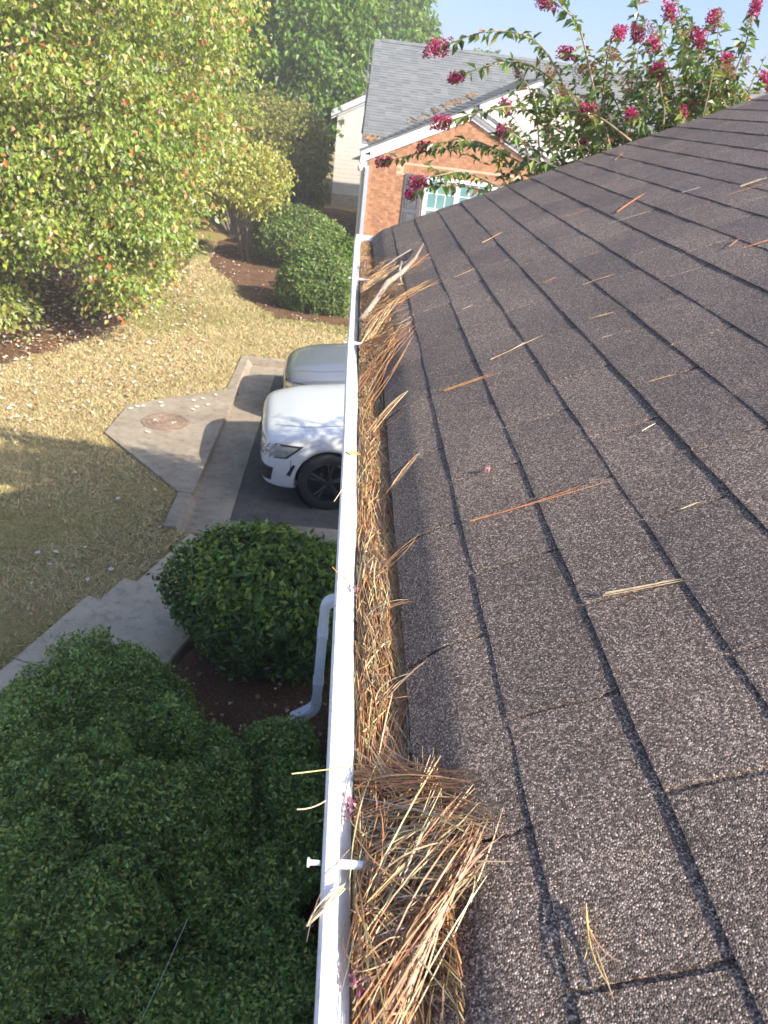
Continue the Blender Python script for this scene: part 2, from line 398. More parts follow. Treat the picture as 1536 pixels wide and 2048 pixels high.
# driveway
d = MB(); d.box(-1.12, 8, 7.88, 13.15, -0.05, 0.0)
tag(d.build('driveway', M['asphalt']), kind='structure')
d = MB(); d.box(-1.72, -1.124, 7.55, 13.62, -0.05, 0.008); d.box(-1.12, 8, 13.154, 13.62, -0.05, 0.009); d.box(-1.12, 8, 7.42, 7.876, -0.05, 0.012)
tag(d.build('drainage_pan', M['concrete']), kind='structure')
def curb(name, x0, x1, y0, y1, top, slope=0.05):
    P = [(x0, y0, -0.05), (x1 + slope, y0, -0.05), (x1 + slope, y0, 0.01), (x1, y0, top - 0.02), (x1 - 0.02, y0, top), (x0, y0, top)]
    d = MB(); d.prism(P, (0, y1 - y0, 0)); o = d.build(name, M['concrete']); tag(o, kind='structure'); return o
curb('kerb', -1.78, -1.625, 7.42, 8.235, 0.135)
curb('kerb', -1.78, -1.625, 12.02, 13.62, 0.12)
d = MB(); d.box(-1.78, 8, 13.63, 13.78, -0.05, 0.125); tag(d.build('kerb', M['concrete']), kind='structure')
# utility pad and cover
pad_o = MB().prism([(x, y, 0.0) for x, y in PAD[::-1]], (0, 0, 0.135)).build('utility_pad', M['concrete'])
tag(pad_o, kind='structure')
mc = empty('manhole_cover', 'round rusty iron cover set in the concrete pad beside the driveway', 'manhole cover', (-2.39, 10.33, 0.135))
MB().lathe((0, 0, 0), 'z', [(0.0, 0.006), (0.27, 0.006), (0.275, 0.003), (0.275, -0.01)], 40).build('lid', M['iron'], mc)
MB().lathe((0, 0, 0), 'z', [(0.283, -0.01), (0.283, 0.008), (0.33, 0.008), (0.335, -0.01)], 40).build('frame', M['iron'], mc)
for r_ in (0.07, 0.13, 0.19, 0.245):
    MB().lathe((0, 0, 0), 'z', [(r_ - 0.012, 0.004), (r_ - 0.008, 0.012), (r_ + 0.008, 0.012), (r_ + 0.012, 0.004)], 40).build('raised_ring', M['iron'], mc)

# walkway: three levels of slabs, two steps
def slab(a0, a1, top, w0=0.0, w1=1.06, name='walkway_slab'):
    P = [walk_pt(a0, w0), walk_pt(a1, w0), walk_pt(a1, w1), walk_pt(a0, w1)]
    c = np.mean(P, 0); b = 0.012
    V = []
    for k, zz in ((0, top - 0.17), (0, top - b), (1, top)):
        for q in P:
            e = q - np.sign((q - c) @ WALKD) * WALKD * b * k - np.sign((q - c) @ WALKN) * WALKN * b * k
            V.append((*e, zz))
    Q = [(0, 3, 2, 1), (8, 9, 10, 11)] + [(r * 4 + i, r * 4 + (i + 1) % 4, r * 4 + 4 + (i + 1) % 4, r * 4 + 4 + i) for r in (0, 1) for i in range(4)]
    o = mk(name, V, np.array(Q), M['walk'], parent=walkway); return o
walkway = bpy.data.objects.new('walkway', None); COL.objects.link(walkway); tag(walkway, kind='structure')
slab(-0.05, 0.50, 0.10); slab(0.512, 1.2, 0.105); slab(1.16, 1.75, 0.235, -0.03, 1.1, 'walkway_step'); slab(1.715, 2.65, 0.385, -0.03)
for i in range(5): slab(2.662 + i * 1.2, 2.65 + (i + 1) * 1.2, 0.385, -0.03)

# grass blades
def scatter(n, x0, x1, y0, y1):
    return rng.uniform(x0, x1, n), rng.uniform(y0, y1, n)
gx, gy = scatter(800000, -9, 4, 3.0, 24.0)
keep = rng.random(len(gx)) < np.clip(1.15 - (gy - 4) / 26, 0.3, 1)
for pl in (PAD, WALKPOLY, BED_N, BED_H, [(-1.8, 7.4), (8, 7.4), (8, 13.8), (-1.8, 13.8)]): keep &= ~in_poly(gx, gy, pl)
keep &= ~(in_poly(gx, gy, BED_L) & (rng.random(len(gx)) > 0.04)); keep &= ~((gx > -1.0) & (gy < 7.4))
px_, py_, _ = to_px(np.stack([gx, gy, gz(gx, gy)], -1)); keep &= (px_ > -120) & (py_ > 300) & (px_ < 760)
gx, gy = gx[keep], gy[keep]; n = len(gx)
hgt = rng.uniform(0.015, 0.038, n) * (1 + gy / 30); wid = rng.uniform(0.0025, 0.0055, n) * (1 + gy / 14)
a = rng.uniform(0, 6.28, n); lean = rng.normal(0, 0.045, (n, 2))
B = np.stack([gx, gy, gz(gx, gy) - 0.004], -1); s_ = np.stack([np.cos(a), np.sin(a), 0 * a], -1) * wid[:, None]
V = np.stack([B - s_, B + s_, B + np.c_[lean, hgt]], 1).reshape(-1, 3)
patch = lump(np.stack([gx, gy, 0 * gx], -1), 21, 1.1) + 0.35 * lump(np.stack([gx, gy, 0 * gx], -1), 22, 4)
g_c = pal(n, [(0.54, 0.43, 0.23), (0.46, 0.375, 0.185), (0.31, 0.29, 0.115)], [5, 3, 1], 0.22)
gr = pal(n, [(0.22, 0.24, 0.08), (0.33, 0.31, 0.11), (0.46, 0.37, 0.16)], [4, 4, 2], 0.22)
near = sstep(11, 7, gy) * 0.45
g_c = np.where((patch + near + rng.normal(0, 0.25, n) > 0.45)[:, None], gr, g_c)
grass = mk('grass', V, np.arange(3 * n).reshape(-1, 3), M['dry'], col=g_c)
tag(grass, 'short tan and green lawn grass around the concrete pad', 'grass', kind='stuff')

# fallen leaf litter
def litter(name, n, poly, size, cols, wts, label, zoff=0.02):
    P = np.array(poly); x, y = scatter(n * 3, P[:, 0].min(), P[:, 0].max(), P[:, 1].min(), P[:, 1].max())
    k = in_poly(x, y, poly) & ~in_poly(x, y, PAD) & ~in_poly(x, y, [(-1.8, 7.4), (8, 7.4), (8, 13.8), (-1.8, 13.8)]) & ~in_poly(x, y, WALKPOLY); x, y = x[k][:n], y[k][:n]; m = len(x)
    pos = np.stack([x, y, gz(x, y) + zoff + rng.uniform(0, 0.02, m)], -1); a = rng.uniform(0, 6.28, m)
    ax = np.stack([np.cos(a), np.sin(a), rng.normal(0, 0.25, m)], -1); nn = np.stack([rng.normal(0, .35, m), rng.normal(0, .35, m), np.ones(m)], -1)
    L = rng.uniform(0.6, 1.2, m) * size
    V, F = leaf_mesh(pos, ax, nn, L, L * 0.75, 0.3, 0.1)
    o = mk(name, V, F, M['dry'], col=np.repeat(pal(m, cols, wts, 0.2), 2, 0)); tag(o, label, 'leaf litter', kind='stuff'); return o
DRYC = [(0.62, 0.52, 0.38), (0.45, 0.27, 0.13), (0.30, 0.15, 0.07), (0.70, 0.62, 0.50)]
litter('fallen_leaves', 2200, [(-9, 10.5), (-4, 9.5), (-2.2, 12.8), (-3.2, 18), (-4.5, 22), (-9, 22)], 0.075, DRYC, [4, 3, 2, 2], 'dry curled leaves strewn over the sunny lawn under the maple', 0.035)
litter('fallen_leaves', 2600, BED_L[:4] + [(-9, 22), (-9, 11.8)], 0.08, DRYC, [3, 4, 4, 2], 'brown leaf litter on the shaded ground under the maple', 0.03)
litter('fallen_leaves', 1200, BED_N, 0.07, DRYC, [2, 4, 4, 2], 'brown leaf litter around the two round clipped shrubs', 0.03)
litter('fallen_leaves', 1300, BED_H, 0.05, DRYC, [1, 3, 4, 0.3], 'dark leaf litter on the mulch between the hedge shrubs', 0.03)
litter('fallen_leaves', 110, [(-6, 4.0), (-2.6, 4.6), (-1.7, 7.4), (-2.6, 9.4), (-6, 9.5)], 0.055, DRYC, [4, 2, 2, 3], 'few dry leaves on the shaded near lawn', 0.035)
def single_leaf(name, p, size, col, label, cat='leaf', group=None, lift=0.004):
    a = rng.uniform(0, 6.28); k = 7
    u = np.linspace(0, 1, k); w = np.sin(np.pi * u) ** 0.7 * 0.36
    V = []
    for i in range(k):
        for s in (-1, 0, 1):
            V.append((u[i] - .5, s * w[i], 0.10 * abs(s) + 0.12 * (u[i] - .5) ** 2 * 2))
    V = np.array(V) * size; V[:, 2] -= V[:, 2].min()
    R = np.array([[math.cos(a), -math.sin(a), 0], [math.sin(a), math.cos(a), 0], [0, 0, 1]])
    o = mk(name, V @ R.T, grid_faces(k, 3), M['dry'], col=np.tile(col, ((k - 1) * 2, 1)))
    o.location = (p[0], p[1], p[2] + lift); tag(o, label, cat, group); return o
for (u, v) in [(262, 818), (276, 814), (322, 806), (325, 813), (388, 802), (407, 798), (387, 820), (394, 815), (416, 811), (432, 791), (312, 842), (348, 847), (297, 865), (287, 813)]:
    single_leaf('fallen_leaf', on_z(u, v, 0.136), 0.085, (0.66, 0.58, 0.46), 'small pale dry leaf lying on the concrete pad near the iron cover', group='pale leaves on the pad')
for (u, v, lb) in [(222, 1137, 'whitish crumpled leaf on the shaded lawn left of the walkway'), (75, 1103, 'whitish dry leaf on the shaded lawn farthest from the walkway'), (236, 995, 'pale leaf on the shaded lawn below the concrete pad')]:
    p = on_z(u, v, 0.16); p[2] = gz(p[0], p[1]) + 0.045; single_leaf('fallen_leaf', p, 0.07, (0.55, 0.50, 0.45), lb)

# ------------------------------------------------------------------ the house we look along: roof, gutter, wall
SL = 0.46; PHI = math.atan(SL); X0, Z0 = 0.085, 3.845; YEND = 4.42; YBEG = -3.05
EXPO, TABW = 0.1285, 0.3045
E_S = np.array([math.cos(PHI), 0, math.sin(PHI)]); E_N = np.array([-math.sin(PHI), 0, math.cos(PHI)])
RIDGE_S = 5.35
def droop_f(s):
    s = np.asarray(s, float); q = np.clip(0.088 - s, 0, 1); return np.where(s > 0.0476, 5.2 * q ** 2, 0.0085 + 0.42 * (0.0476 - s))
def roof_z(X):
    s = (np.asarray(X, float) - X0) / math.cos(PHI)
    return Z0 + SL * (np.asarray(X) - X0) + 0.008 - droop_f(np.maximum(s, -0.01))
def on_roof(u, v, lift=0.0):
    d = pray(u, v); z0 = Z0 + 0.006 + lift
    t = (z0 - SL * X0 - (CAM[2] - SL * CAM[0])) / (d[2] - SL * d[0]); return CAM + d * t
house = empty('house', 'near house with brown shingle roof and white gutter packed with pine needles', 'house', (0.085, 0.7, 0.3))
def hpart(o):
    o.matrix_parent_inverse = Matrix.Translation(Vector((-0.085, -0.7, -0.3))); return o
LOW = house
d = MB(); d.box(0.17, 9.6, YBEG, YEND - 0.16, 0.0, 3.72)
hpart(d.build('wall', M['siding'], house))
xr = X0 + RIDGE_S * math.cos(PHI); zr = Z0 + RIDGE_S * math.sin(PHI)
d = MB(); xe = 2 * xr - X0
d.prism([(0.17, YEND - 0.16, 3.72), (9.6, YEND - 0.16, 3.72), (xr, YEND - 0.16, zr - 0.12)], (0, -0.1, 0))
hpart(d.build('gable_wall', M['siding'], house)); d = MB()
d.prism([(0.17, YBEG + 0.1, 3.72), (9.6, YBEG + 0.1, 3.72), (xr, YBEG + 0.1, zr - 0.12)], (0, -0.1, 0))
hpart(d.build('gable_wall', M['siding'], house))
# roof deck (own shingles are laid on it)
def roof_slab(sa, sb, na, nb, y0, y1):
    P = [np.array([X0, y0, Z0]) + E_S * s + E_N * n_ for s, n_ in ((sa, na), (sb, na), (sb, nb), (sa, nb))]
    return P
d = MB(); d.prism(roof_slab(0.092, RIDGE_S, -0.0185, -0.0006, YBEG, YEND - 0.006), (0, YEND - 0.006 - YBEG, 0))
P = [np.array([xr, YBEG, zr]), np.array([xe, YBEG, Z0]), np.array([xe, YBEG, Z0 - 0.02]), np.array([xr, YBEG, zr - 0.02])]
d.prism(P, (0, YEND - YBEG, 0))
roof = hpart(d.build('roof', M['shingle'], house))
d = MB(); d.prism(roof_slab(0.05, RIDGE_S, -0.16, -0.0185, YEND - 0.06, 0), (0, 0.03, 0)); hpart(d.build('rake_board', M['white_metal'], house))
d = MB(); d.box(0.128, 0.15, YBEG, YEND - 0.064, 3.66, 3.822); hpart(d.build('fascia', M['white_metal'], house))

# shingle tabs
def tab_mesh(name, wscale=1.0, droop=False, seed=0):
    r = np.random.default_rng(seed)
    w = TABW * wscale - r.uniform(0.0062, 0.0078)
    ss = np.array([0.0, 0.004, 0.05, 0.10, 0.15]) if not droop else np.concatenate([[0.008, 0.011], np.linspace(0.015, 0.09, 16), [0.11, 0.15]])
    yy = np.linspace(-w / 2, w / 2, 9)
    S, Y = np.meshgrid(ss, yy, indexing='ij')
    top = 0.0051 - 0.0034 * S / 0.15
    wob = 0.0004 * np.sin(Y * 25 + r.uniform(0, 6)) + 0.0003 * np.sin(Y * 60 + r.uniform(0, 6))
    Sj = S.copy(); Sj[0] += r.normal(0, 0.0004, 9) + 0.0006 * np.sin(yy * 18 + r.uniform(0, 6)); Sj[1] = Sj[0] + 0.004
    Nn = top + wob * (1 - S / 0.15)
    Nn[0] -= 0.0003
    Nn[:, 0] -= 0.0004; Nn[:, -1] -= 0.0004
    Yj = Y.copy(); Yj[:, 0] += r.normal(0, 0.0007, len(ss)); Yj[:, -1] += r.normal(0, 0.0007, len(ss))
    if droop: Nn = Nn - droop_f(Sj)
    V = np.stack([Sj, Yj, Nn], -1).reshape(-1, 3); m, k = S.shape
    F = grid_faces(m, k)[:, ::-1]
    per = [(0, j) for j in range(k)] + [(i, k - 1) for i in range(1, m)] + [(m - 1, j) for j in range(k - 2, -1, -1)] + [(i, 0) for i in range(m - 2, 0, -1)]
    pi = np.array([a * k + b for a, b in per]); V2 = V[pi].copy(); V2[:, 2] -= 0.0056
    base = len(V); n_ = len(pi); V = np.vstack([V, V2])
    sk = np.array([(pi[i], pi[(i + 1) % n_], base + (i + 1) % n_, base + i) for i in range(n_)])
    return V, np.vstack([F, sk])
TABS = {}
def tab_data(kind, droop, ws):
    key = (kind, droop, round(ws, 3))
    if key not in TABS:
        V, F = tab_mesh('shingle', ws, droop, kind * 7 + 3 * droop)
        TABS[key] = (V, F, None)
    return TABS[key]
specs = []
ncourse = int(RIDGE_S / EXPO)
for i in range(ncourse):
    c0 = (0.505 if i % 2 == 0 else 0.353) + [0, 0.004, -0.006, 0.007, 0.002][(i * 7) % 5]
    y = c0 - TABW * 12
    while y < YEND - 0.02:
        ya, yb = max(y, YBEG), min(y + TABW, YEND + 0.0)
        if yb - ya > 0.02 and yb > YBEG: specs.append((i, (ya + yb) / 2, (yb - ya) / TABW))
        y += TABW
def tab_xf(i, yc, rr):
    s = i * EXPO
    o = np.array([X0, yc, Z0]) + E_S * s
    return o, math.radians(rr.normal(0, 0.12)), math.radians(rr.normal(0, 0.10)), rr.normal(0, 0.0004)
rt = np.random.default_rng(77)
info = []
for (i, yc, ws) in specs:
    o, rz_, rx_, dn = tab_xf(i, yc, rt)
    c = np.array([[s_, y_, 0] for s_ in (0.0, EXPO) for y_ in (-TABW / 2, TABW / 2)])
    W = o + c[:, :1] * E_S + c[:, 1:2] * np.array([0, 1, 0])
    u, v, dd = to_px(W); area = 0
    if dd.min() > 0.15 and u.max() > 0 and u.min() < 1536 and v.max() > 0 and v.min() < 2048:
        area = (np.clip(u.max(), 0, 1536) - np.clip(u.min(), 0, 1536)) * (np.clip(v.max(), 0, 2048) - np.clip(v.min(), 0, 2048))
    info.append((area, i, yc, ws, o, rz_, rx_, dn))
order = sorted(range(len(info)), key=lambda k: -info[k][0])
chosen = set(k for k in order[:300] if info[k][0] > 0)
RB = np.stack([E_S, np.array([0, 1.0, 0]), E_N], 1)
MESHC = {}
rest = MB()
for k, (area, i, yc, ws, o, rz_, rx_, dn) in enumerate(info):
    kind = (k * 5 + i * 3) % 6
    V, F, _ = tab_data(kind, i == 0, ws)
    Rl = RB @ np.array(Matrix.Rotation(rz_, 3, 'Z') @ Matrix.Rotation(rx_, 3, 'X'))
    if i == 0: Rl = RB
    loc = o + E_N * dn
    if k in chosen:
        key = (kind, i == 0, round(ws, 3))
        if key not in MESHC:
            ob = mk('shingle', V, F, M['shingle'], roof, smooth=False); MESHC[key] = ob.data
        else:
            ob = bpy.data.objects.new('shingle', MESHC[key]); COL.objects.link(ob); ob.parent = roof
        ob.matrix_parent_inverse = Matrix.Identity(4)
        ob.matrix_local = Matrix.Translation(Vector(loc)) @ Matrix(Rl.tolist()).to_4x4()
    else:
        rest.add(V @ Rl.T + loc, F)
ro = rest.build('shingle_field', M['shingle'], roof); tag(ro, kind='stuff')

# gutter
GUT_PROF = np.array([(0.0165, -0.004), (0.0162, -0.001), (0.0145, 0.0), (0.009, 0.0004), (0.003, 0.0), (0.0005, -0.002), (0.0, -0.006), (0.0, -0.013), (0.009, -0.017), (0.020, -0.021), (0.030, -0.026), (0.036, -0.040), (0.040, -0.058), (0.046, -0.086), (0.050, -0.094), (0.122, -0.096), (0.126, -0.092), (0.126, -0.012)])
def ribbon(P, th):
    t = np.gradient(P, axis=0); t = nrm(t); nn = np.stack([-t[:, 1], t[:, 0]], 1)
    return np.vstack([P + nn * th / 2, (P - nn * th / 2)[::-1]])
prof = ribbon(GUT_PROF, 0.0008)
yst = np.linspace(YBEG, YEND, 44); V = []
for y in yst:
    dx = 0.0016 * math.sin(y * 1.9 + 0.6) + 0.0009 * math.sin(y * 5.1); dz = 0.0012 * math.sin(y * 2.6)
    dx += 0.010 * sstep(4.0, 4.42, y) ** 2
    V.append(np.stack([prof[:, 0] + dx * np.clip(1 - prof[:, 0] / 0.12, 0, 1), np.full(len(prof), y), 3.84 + prof[:, 1] + dz], 1))
k = len(prof); V = np.vstack(V); i = np.arange(len(yst) * k).reshape(-1, k)
F = np.stack([i[:-1], np.roll(i[:-1], -1, 1), np.roll(i[1:], -1, 1), i[1:]], -1).reshape(-1, 4)
gutter = hpart(mk('gutter', V, F, M['gutter'], house)); gutter['label'] = 'white gutter trough along the roof edge with a rolled front lip'
d = MB(); pc = GUT_PROF[3:-1]; pc = np.vstack([pc, [(0.126, 0.0)]])
d.prism([(x + 0.010 * max(0, 1 - x / .12), YEND - 0.002, 3.839 + z) for x, z in pc], (0, 0.004, 0)); d.build('end_cap', M['gutter'], gutter)
d = MB(); d.box(0.026, 0.122, YEND - 0.035, YEND - 0.03, 3.80, 3.826); d.build('end_seam', M['gutter'], gutter)
for y in (0.505, 2.33, 3.28, -0.4):
    d = MB(); d.tube([(0.002, y, 3.834), (0.126, y, 3.832)], 0.0047, 12); d.build('ferrule', M['white_metal'], gutter)
    d = MB(); d.lathe((0, y, 3.834), 'x', [(0, -0.013), (0.0046, -0.013), (0.005, -0.011), (0.0028, -0.010), (0.0025, 0.0)], 12); d.build('spike_head', M['white_metal'], gutter)
# downspout with elbows
def rect_tube(name, path, hx, hy, mat, parent, groove=True):
    P = np.array(path, float); V = []; n_ = len(P); a = np.linspace(0, 2 * np.pi, 24, endpoint=False) + np.pi / 24
    t = np.gradient(P, axis=0); t = nrm(t)
    for q in range(n_):
        e2 = np.array([0, 1.0, 0]); e1 = nrm(np.cross(e2, t[q])); 
        c = np.sign(np.cos(a)) * np.abs(np.cos(a)) ** 0.35; s = np.sign(np.sin(a)) * np.abs(np.sin(a)) ** 0.35
        g = (1 - (0.10 if groove else 0) * (np.arange(24) % 3 == 1)) * (1 + (0.05 * (q % 2) if name == 'elbow' else 0))
        V.append(P[q] + (c * hx * g)[:, None] * e1 + (s * hy * g)[:, None] * e2)
    V = np.vstack(V); i = np.arange(n_ * 24).reshape(n_, 24)
    F = np.stack([i[:-1], np.roll(i[:-1], -1, 1), np.roll(i[1:], -1, 1), i[1:]], -1).reshape(-1, 4)
    return mk(name, V, F, mat, parent)
def arc(c, r, a0, a1, y, k=8):
    return [(c[0] + r * math.cos(t), y, c[1] + r * math.sin(t)) for t in np.linspace(a0, a1, k)]
ds_path = [(0.235, 4.30, 3.74), (0.235, 4.30, 1.62)] + arc((0.165, 1.60), 0.07, 0, -0.9, 4.30, 5) + arc((0.10, 1.43), 0.07, math.pi - 2.3 + 0.55, math.pi - 0.05, 4.30, 6) + [(0.03, 4.29, 1.30), (0.03, 4.27, 0.62)]
downspout = hpart(rect_tube('downspout', ds_path, 0.034, 0.044, M['white_metal'], house)); downspout['label'] = 'white ribbed downspout with a kicked out bottom elbow'
el = rect_tube('elbow', crom(np.array([(0.03, 4.268, 0.66), (0.026, 4.265, 0.60), (0.0, 4.255, 0.56), (-0.05, 4.235, 0.535), (-0.14, 4.20, 0.50)]), 5), 0.036, 0.046, M['white_metal'], downspout)
for zc in (0.80, 1.22):
    d = MB(); d.box(-0.008, 0.068, 4.228, 4.331, zc, zc + 0.022); d.build('strap', M['white_metal'], downspout)
if True:
    d = MB(); d.tube([(0.07, 4.30, 3.75), (0.10, 4.30, 3.72), (0.19, 4.30, 3.70), (0.235, 4.30, 3.66)], 0.034, 10); d.build('outlet', M['white_metal'], downspout)

# ------------------------------------------------------------------ pine needle litter in the gutter
def heap(y):
    g = lambda c, s: np.exp(-((y - c) / s) ** 2)
    return 0.028 * g(0.47, 0.12) * (1 - 0.45 * g(0.505, 0.05)) + 0.030 * g(2.55, 0.28) + 0.034 * g(3.05, 0.35) + 0.010 * g(1.0, 0.15) + 0.004 * np.sin(y * 9) + 0.003 * np.sin(y * 23 + 1)
def level(x, y):
    zg = 3.810 + heap(y) * np.clip(1.1 - np.abs(x - 0.08) / 0.1, 0.3, 1.0)
    zr_ = roof_z(x) + 0.003 + 0.35 * heap(y) * np.clip(1 - (x - 0.1) / 0.1, 0, 1)
    w = sstep(0.088, 0.112, x); return zg * (1 - w) + np.maximum(zr_, zg * (1 - w) + zr_ * w) * w
litter_V = []; litter_F = []; litter_C = []; nv = 0
NCOL = [(0.50, 0.27, 0.115), (0.58, 0.39, 0.19), (0.40, 0.19, 0.085), (0.58, 0.46, 0.27), (0.28, 0.18, 0.115), (0.40, 0.34, 0.27)]
NW = [4, 4.5, 2, 3.5, 2, 1.2]
def add_needles(P, r0, cols):
    global nv
    N, K, _ = P.shape
    R = np.repeat((r0 * rng.uniform(0.75, 1.25, N))[:, None], K, 1); R[:, -1] *= 0.35; R[:, 0] *= 1.1
    V, F = tubes(P, R, 3); litter_V.append(V); litter_F.append(F + nv); nv += len(V)
    litter_C.append(np.repeat(cols, (K - 1) * 3, 0))
def gutter_fill(n, y0, y1, xlo, xhi, spread, zjit, up=0.0, lmin=0.07, lmax=0.19, r0=0.00072):
    under = xhi < 0.12
    level = (lambda x, y: 3.810 - 0.010 * (x < 0.044) + np.minimum(heap(y), 0.008 + 0.9 * np.clip(0.085 - x, 0, 1))) if under else globals()['level']
    yc = rng.uniform(y0, y1, n); xc = rng.uniform(xlo, xhi, n); L = rng.uniform(lmin, lmax, n)
    a = rng.normal(np.pi / 2, spread, n) + np.where(rng.random(n) < 0.5, np.pi, 0)
    dx, dy = np.cos(a) * L / 2, np.sin(a) * L / 2
    x0, x1 = xc - dx, xc + dx
    lo = 0.033; hi = np.maximum(xhi, 0.114)
    x0 = np.clip(x0, lo + rng.uniform(0, .012, n), hi); x1 = np.clip(x1, lo + rng.uniform(0, .012, n), hi)
    xm = np.clip(xc + rng.normal(0, 0.012, n), lo, hi); ym = yc + rng.normal(0, 0.01, n)
    lay = rng.uniform(-zjit, zjit * 0.25, n)
    za = level(x0, yc - dy) + lay + np.abs(rng.normal(0, 0.004 + up, n)); zb = level(x1, yc + dy) + lay + np.abs(rng.normal(0, 0.004 + up, n)); zm = level(xm, ym) + lay + rng.normal(0.004, 0.005, n)
    P = bez(np.stack([x0, yc - dy, za], -1), np.stack([xm, ym, zm], -1), np.stack([x1, yc + dy, zb], -1), 6)
    P[..., 1] = np.minimum(P[..., 1], YEND - 0.01)
    if under: P[..., 2] = np.where(P[..., 0] > 0.086, np.minimum(P[..., 2], 3.816), P[..., 2])
    else: P[..., 2] = np.maximum(P[..., 2], np.where(P[..., 0] > 0.09, roof_z(P[..., 0]) + 0.0015, 0))
    add_needles(P, r0, pal(n, NCOL, NW, 0.25))
gutter_fill(900, -1.0, 0.3, 0.035, 0.115, 0.5, 0.014)
gutter_fill(4200, 0.25, 1.6, 0.035, 0.112, 0.40, 0.014)
gutter_fill(4200, 1.5, 4.36, 0.035, 0.112, 0.55, 0.014)
gutter_fill(480, 0.40, 0.58, 0.035, 0.121, 0.9, 0.02, 0.003)
gutter_fill(500, 0.2, 0.5, 0.035, 0.112, 0.5, 0.008, 0.004)
gutter_fill(420, 2.2, 3.5, 0.03, 0.135, 1.3, 0.02, 0.006)
gutter_fill(160, 2.3, 3.5, 0.05, 0.19, 1.5, 0.004, 0.005, 0.05, 0.13)
gutter_fill(80, 0.45, 0.54, 0.06, 0.15, 1.5, 0.004, 0.005, 0.05, 0.10)
gutter_fill(600, 0.7, 2.3, 0.03, 0.085, 0.95, 0.006, 0.003, 0.03, 0.10)
gutter_fill(900, 0.55, 2.4, 0.035, 0.095, 0.30, 0.003, 0.002, 0.10, 0.19)
gutter_fill(160, 3.3, 4.3, 0.03, 0.1, 0.9, 0.006, 0.012, 0.04, 0.12)
def bundle(a, b, n, sa, sb, la=0.0, lb=0.012, arch=0.015, r0=0.00068, cols=None, wts=None):
    """needles fanned from pixel a (in the gutter) to pixel b (on the roof or litter)"""
    pa = on_z(a[0], a[1], 3.83); pb = on_z(b[0], b[1], 3.845)
    if pb[0] > 0.12: pb = on_roof(*b)
    A = pa + rng.normal(0, 1, (n, 3)) * np.array([sa, sa, 0]); B = pb + rng.normal(0, 1, (n, 3)) * np.array([sb, sb, 0])
    f = rng.uniform(0, 0.25, n)[:, None]; A, B = A + (B - A) * f, B - (B - A) * rng.uniform(0, 0.22, (n, 1))
    A[:, 0] = np.maximum(A[:, 0], 0.034)
    A[:, 2] = level(A[:, 0], A[:, 1]) + rng.uniform(0, 0.012, n) + la; B[:, 2] = level(B[:, 0], B[:, 1]) + rng.uniform(0.001, 0.014, n) + lb
    Mi = (A + B) / 2 + rng.normal(0, 0.013, (n, 3)) * np.array([1, 1, 0.5]); Mi[:, 2] += arch * rng.uniform(0.2, 1.4, n) + rng.uniform(-0.004, 0.006, n)
    P = bez(A, Mi, B, 7); P[..., 2] = np.maximum(P[..., 2], np.where(P[..., 0] > 0.09, roof_z(P[..., 0]) + 0.0018, 0))
    add_needles(P, r0, pal(n, cols or NCOL, wts or NW, 0.22))
OR = [(0.36, 0.175, 0.07), (0.40, 0.24, 0.11), (0.29, 0.12, 0.05)]
bundle((700, 1530), (930, 1600), 30, 0.016, 0.010, arch=0.012, cols=OR, wts=[3, 2, 2])
bundle((760, 1590), (1015, 1680), 22, 0.016, 0.010, arch=0.012)
bundle((720, 2060), (960, 1690), 36, 0.018, 0.014, arch=0.018, cols=OR, wts=[3, 3, 2])
bundle((700, 1820), (900, 1640), 40, 0.02, 0.02, arch=0.01)
bundle((680, 1900), (800, 1560), 50, 0.018, 0.02, arch=0.012)
bundle((690, 1720), (870, 1760), 36, 0.02, 0.025, arch=0.012)
bundle((740, 1480), (830, 1600), 30, 0.012, 0.01, arch=0.01)
bundle((715, 760), (815, 665), 12, 0.02, 0.022, arch=0.006, cols=OR, wts=[3, 2, 2])
bundle((720, 800), (800, 690), 8, 0.02, 0.03, arch=0.004, cols=OR, wts=[3, 2, 2])
bundle((745, 640), (870, 572), 11, 0.02, 0.03, arch=0.008, cols=[(0.58, 0.36, 0.14), (0.5, 0.27, 0.1)], wts=[2, 1])
bundle((765, 600), (845, 525), 14, 0.02, 0.05, arch=0.014, cols=OR, wts=[3, 2, 2])
bundle((715, 590), (790, 540), 20, 0.025, 0.05, arch=0.03)
bundle((705, 690), (790, 680), 30, 0.012, 0.018, arch=0.01, cols=OR, wts=[3, 2, 2])
bundle((730, 600), (800, 600), 30, 0.03, 0.04, arch=0.02)
bundle((712, 700), (770, 620), 24, 0.02, 0.04, arch=0.02)
bundle((715, 520), (760, 560), 16, 0.02, 0.04, arch=0.03, cols=OR, wts=[3, 2, 2])
bundle((690, 1640), (850, 1700), 40, 0.03, 0.03, arch=0.006)
bundle((700, 1700), (800, 1980), 30, 0.03, 0.03, arch=0.02, r0=0.0006)
bundle((690, 1860), (840, 1900), 26, 0.03, 0.02, arch=0.02, r0=0.0006)
bundle((700, 1950), (830, 1800), 40, 0.03, 0.03, arch=0.008)
bundle((690, 1760), (860, 1850), 30, 0.03, 0.03, arch=0.01)
bundle((760, 1140), (845, 1076), 3, 0.002, 0.002, lb=0.004, cols=OR, wts=[2, 3, 1])
bundle((765, 985), (842, 917), 4, 0.003, 0.003, lb=0.004)
bundle((735, 860), (815, 795), 4, 0.004, 0.008)
bundle((760, 850), (822, 835), 3, 0.004, 0.006)
bundle((735, 1230), (830, 1232), 4, 0.004, 0.004)
bundle((755, 1390), (845, 1345), 5, 0.006, 0.008)
needles_o = mk('pine_needles', np.vstack(litter_V), np.vstack(litter_F), M['needle'], col=np.vstack(litter_C))
tag(needles_o, 'matted brown pine needles filling the white gutter', 'pine needles', kind='stuff')
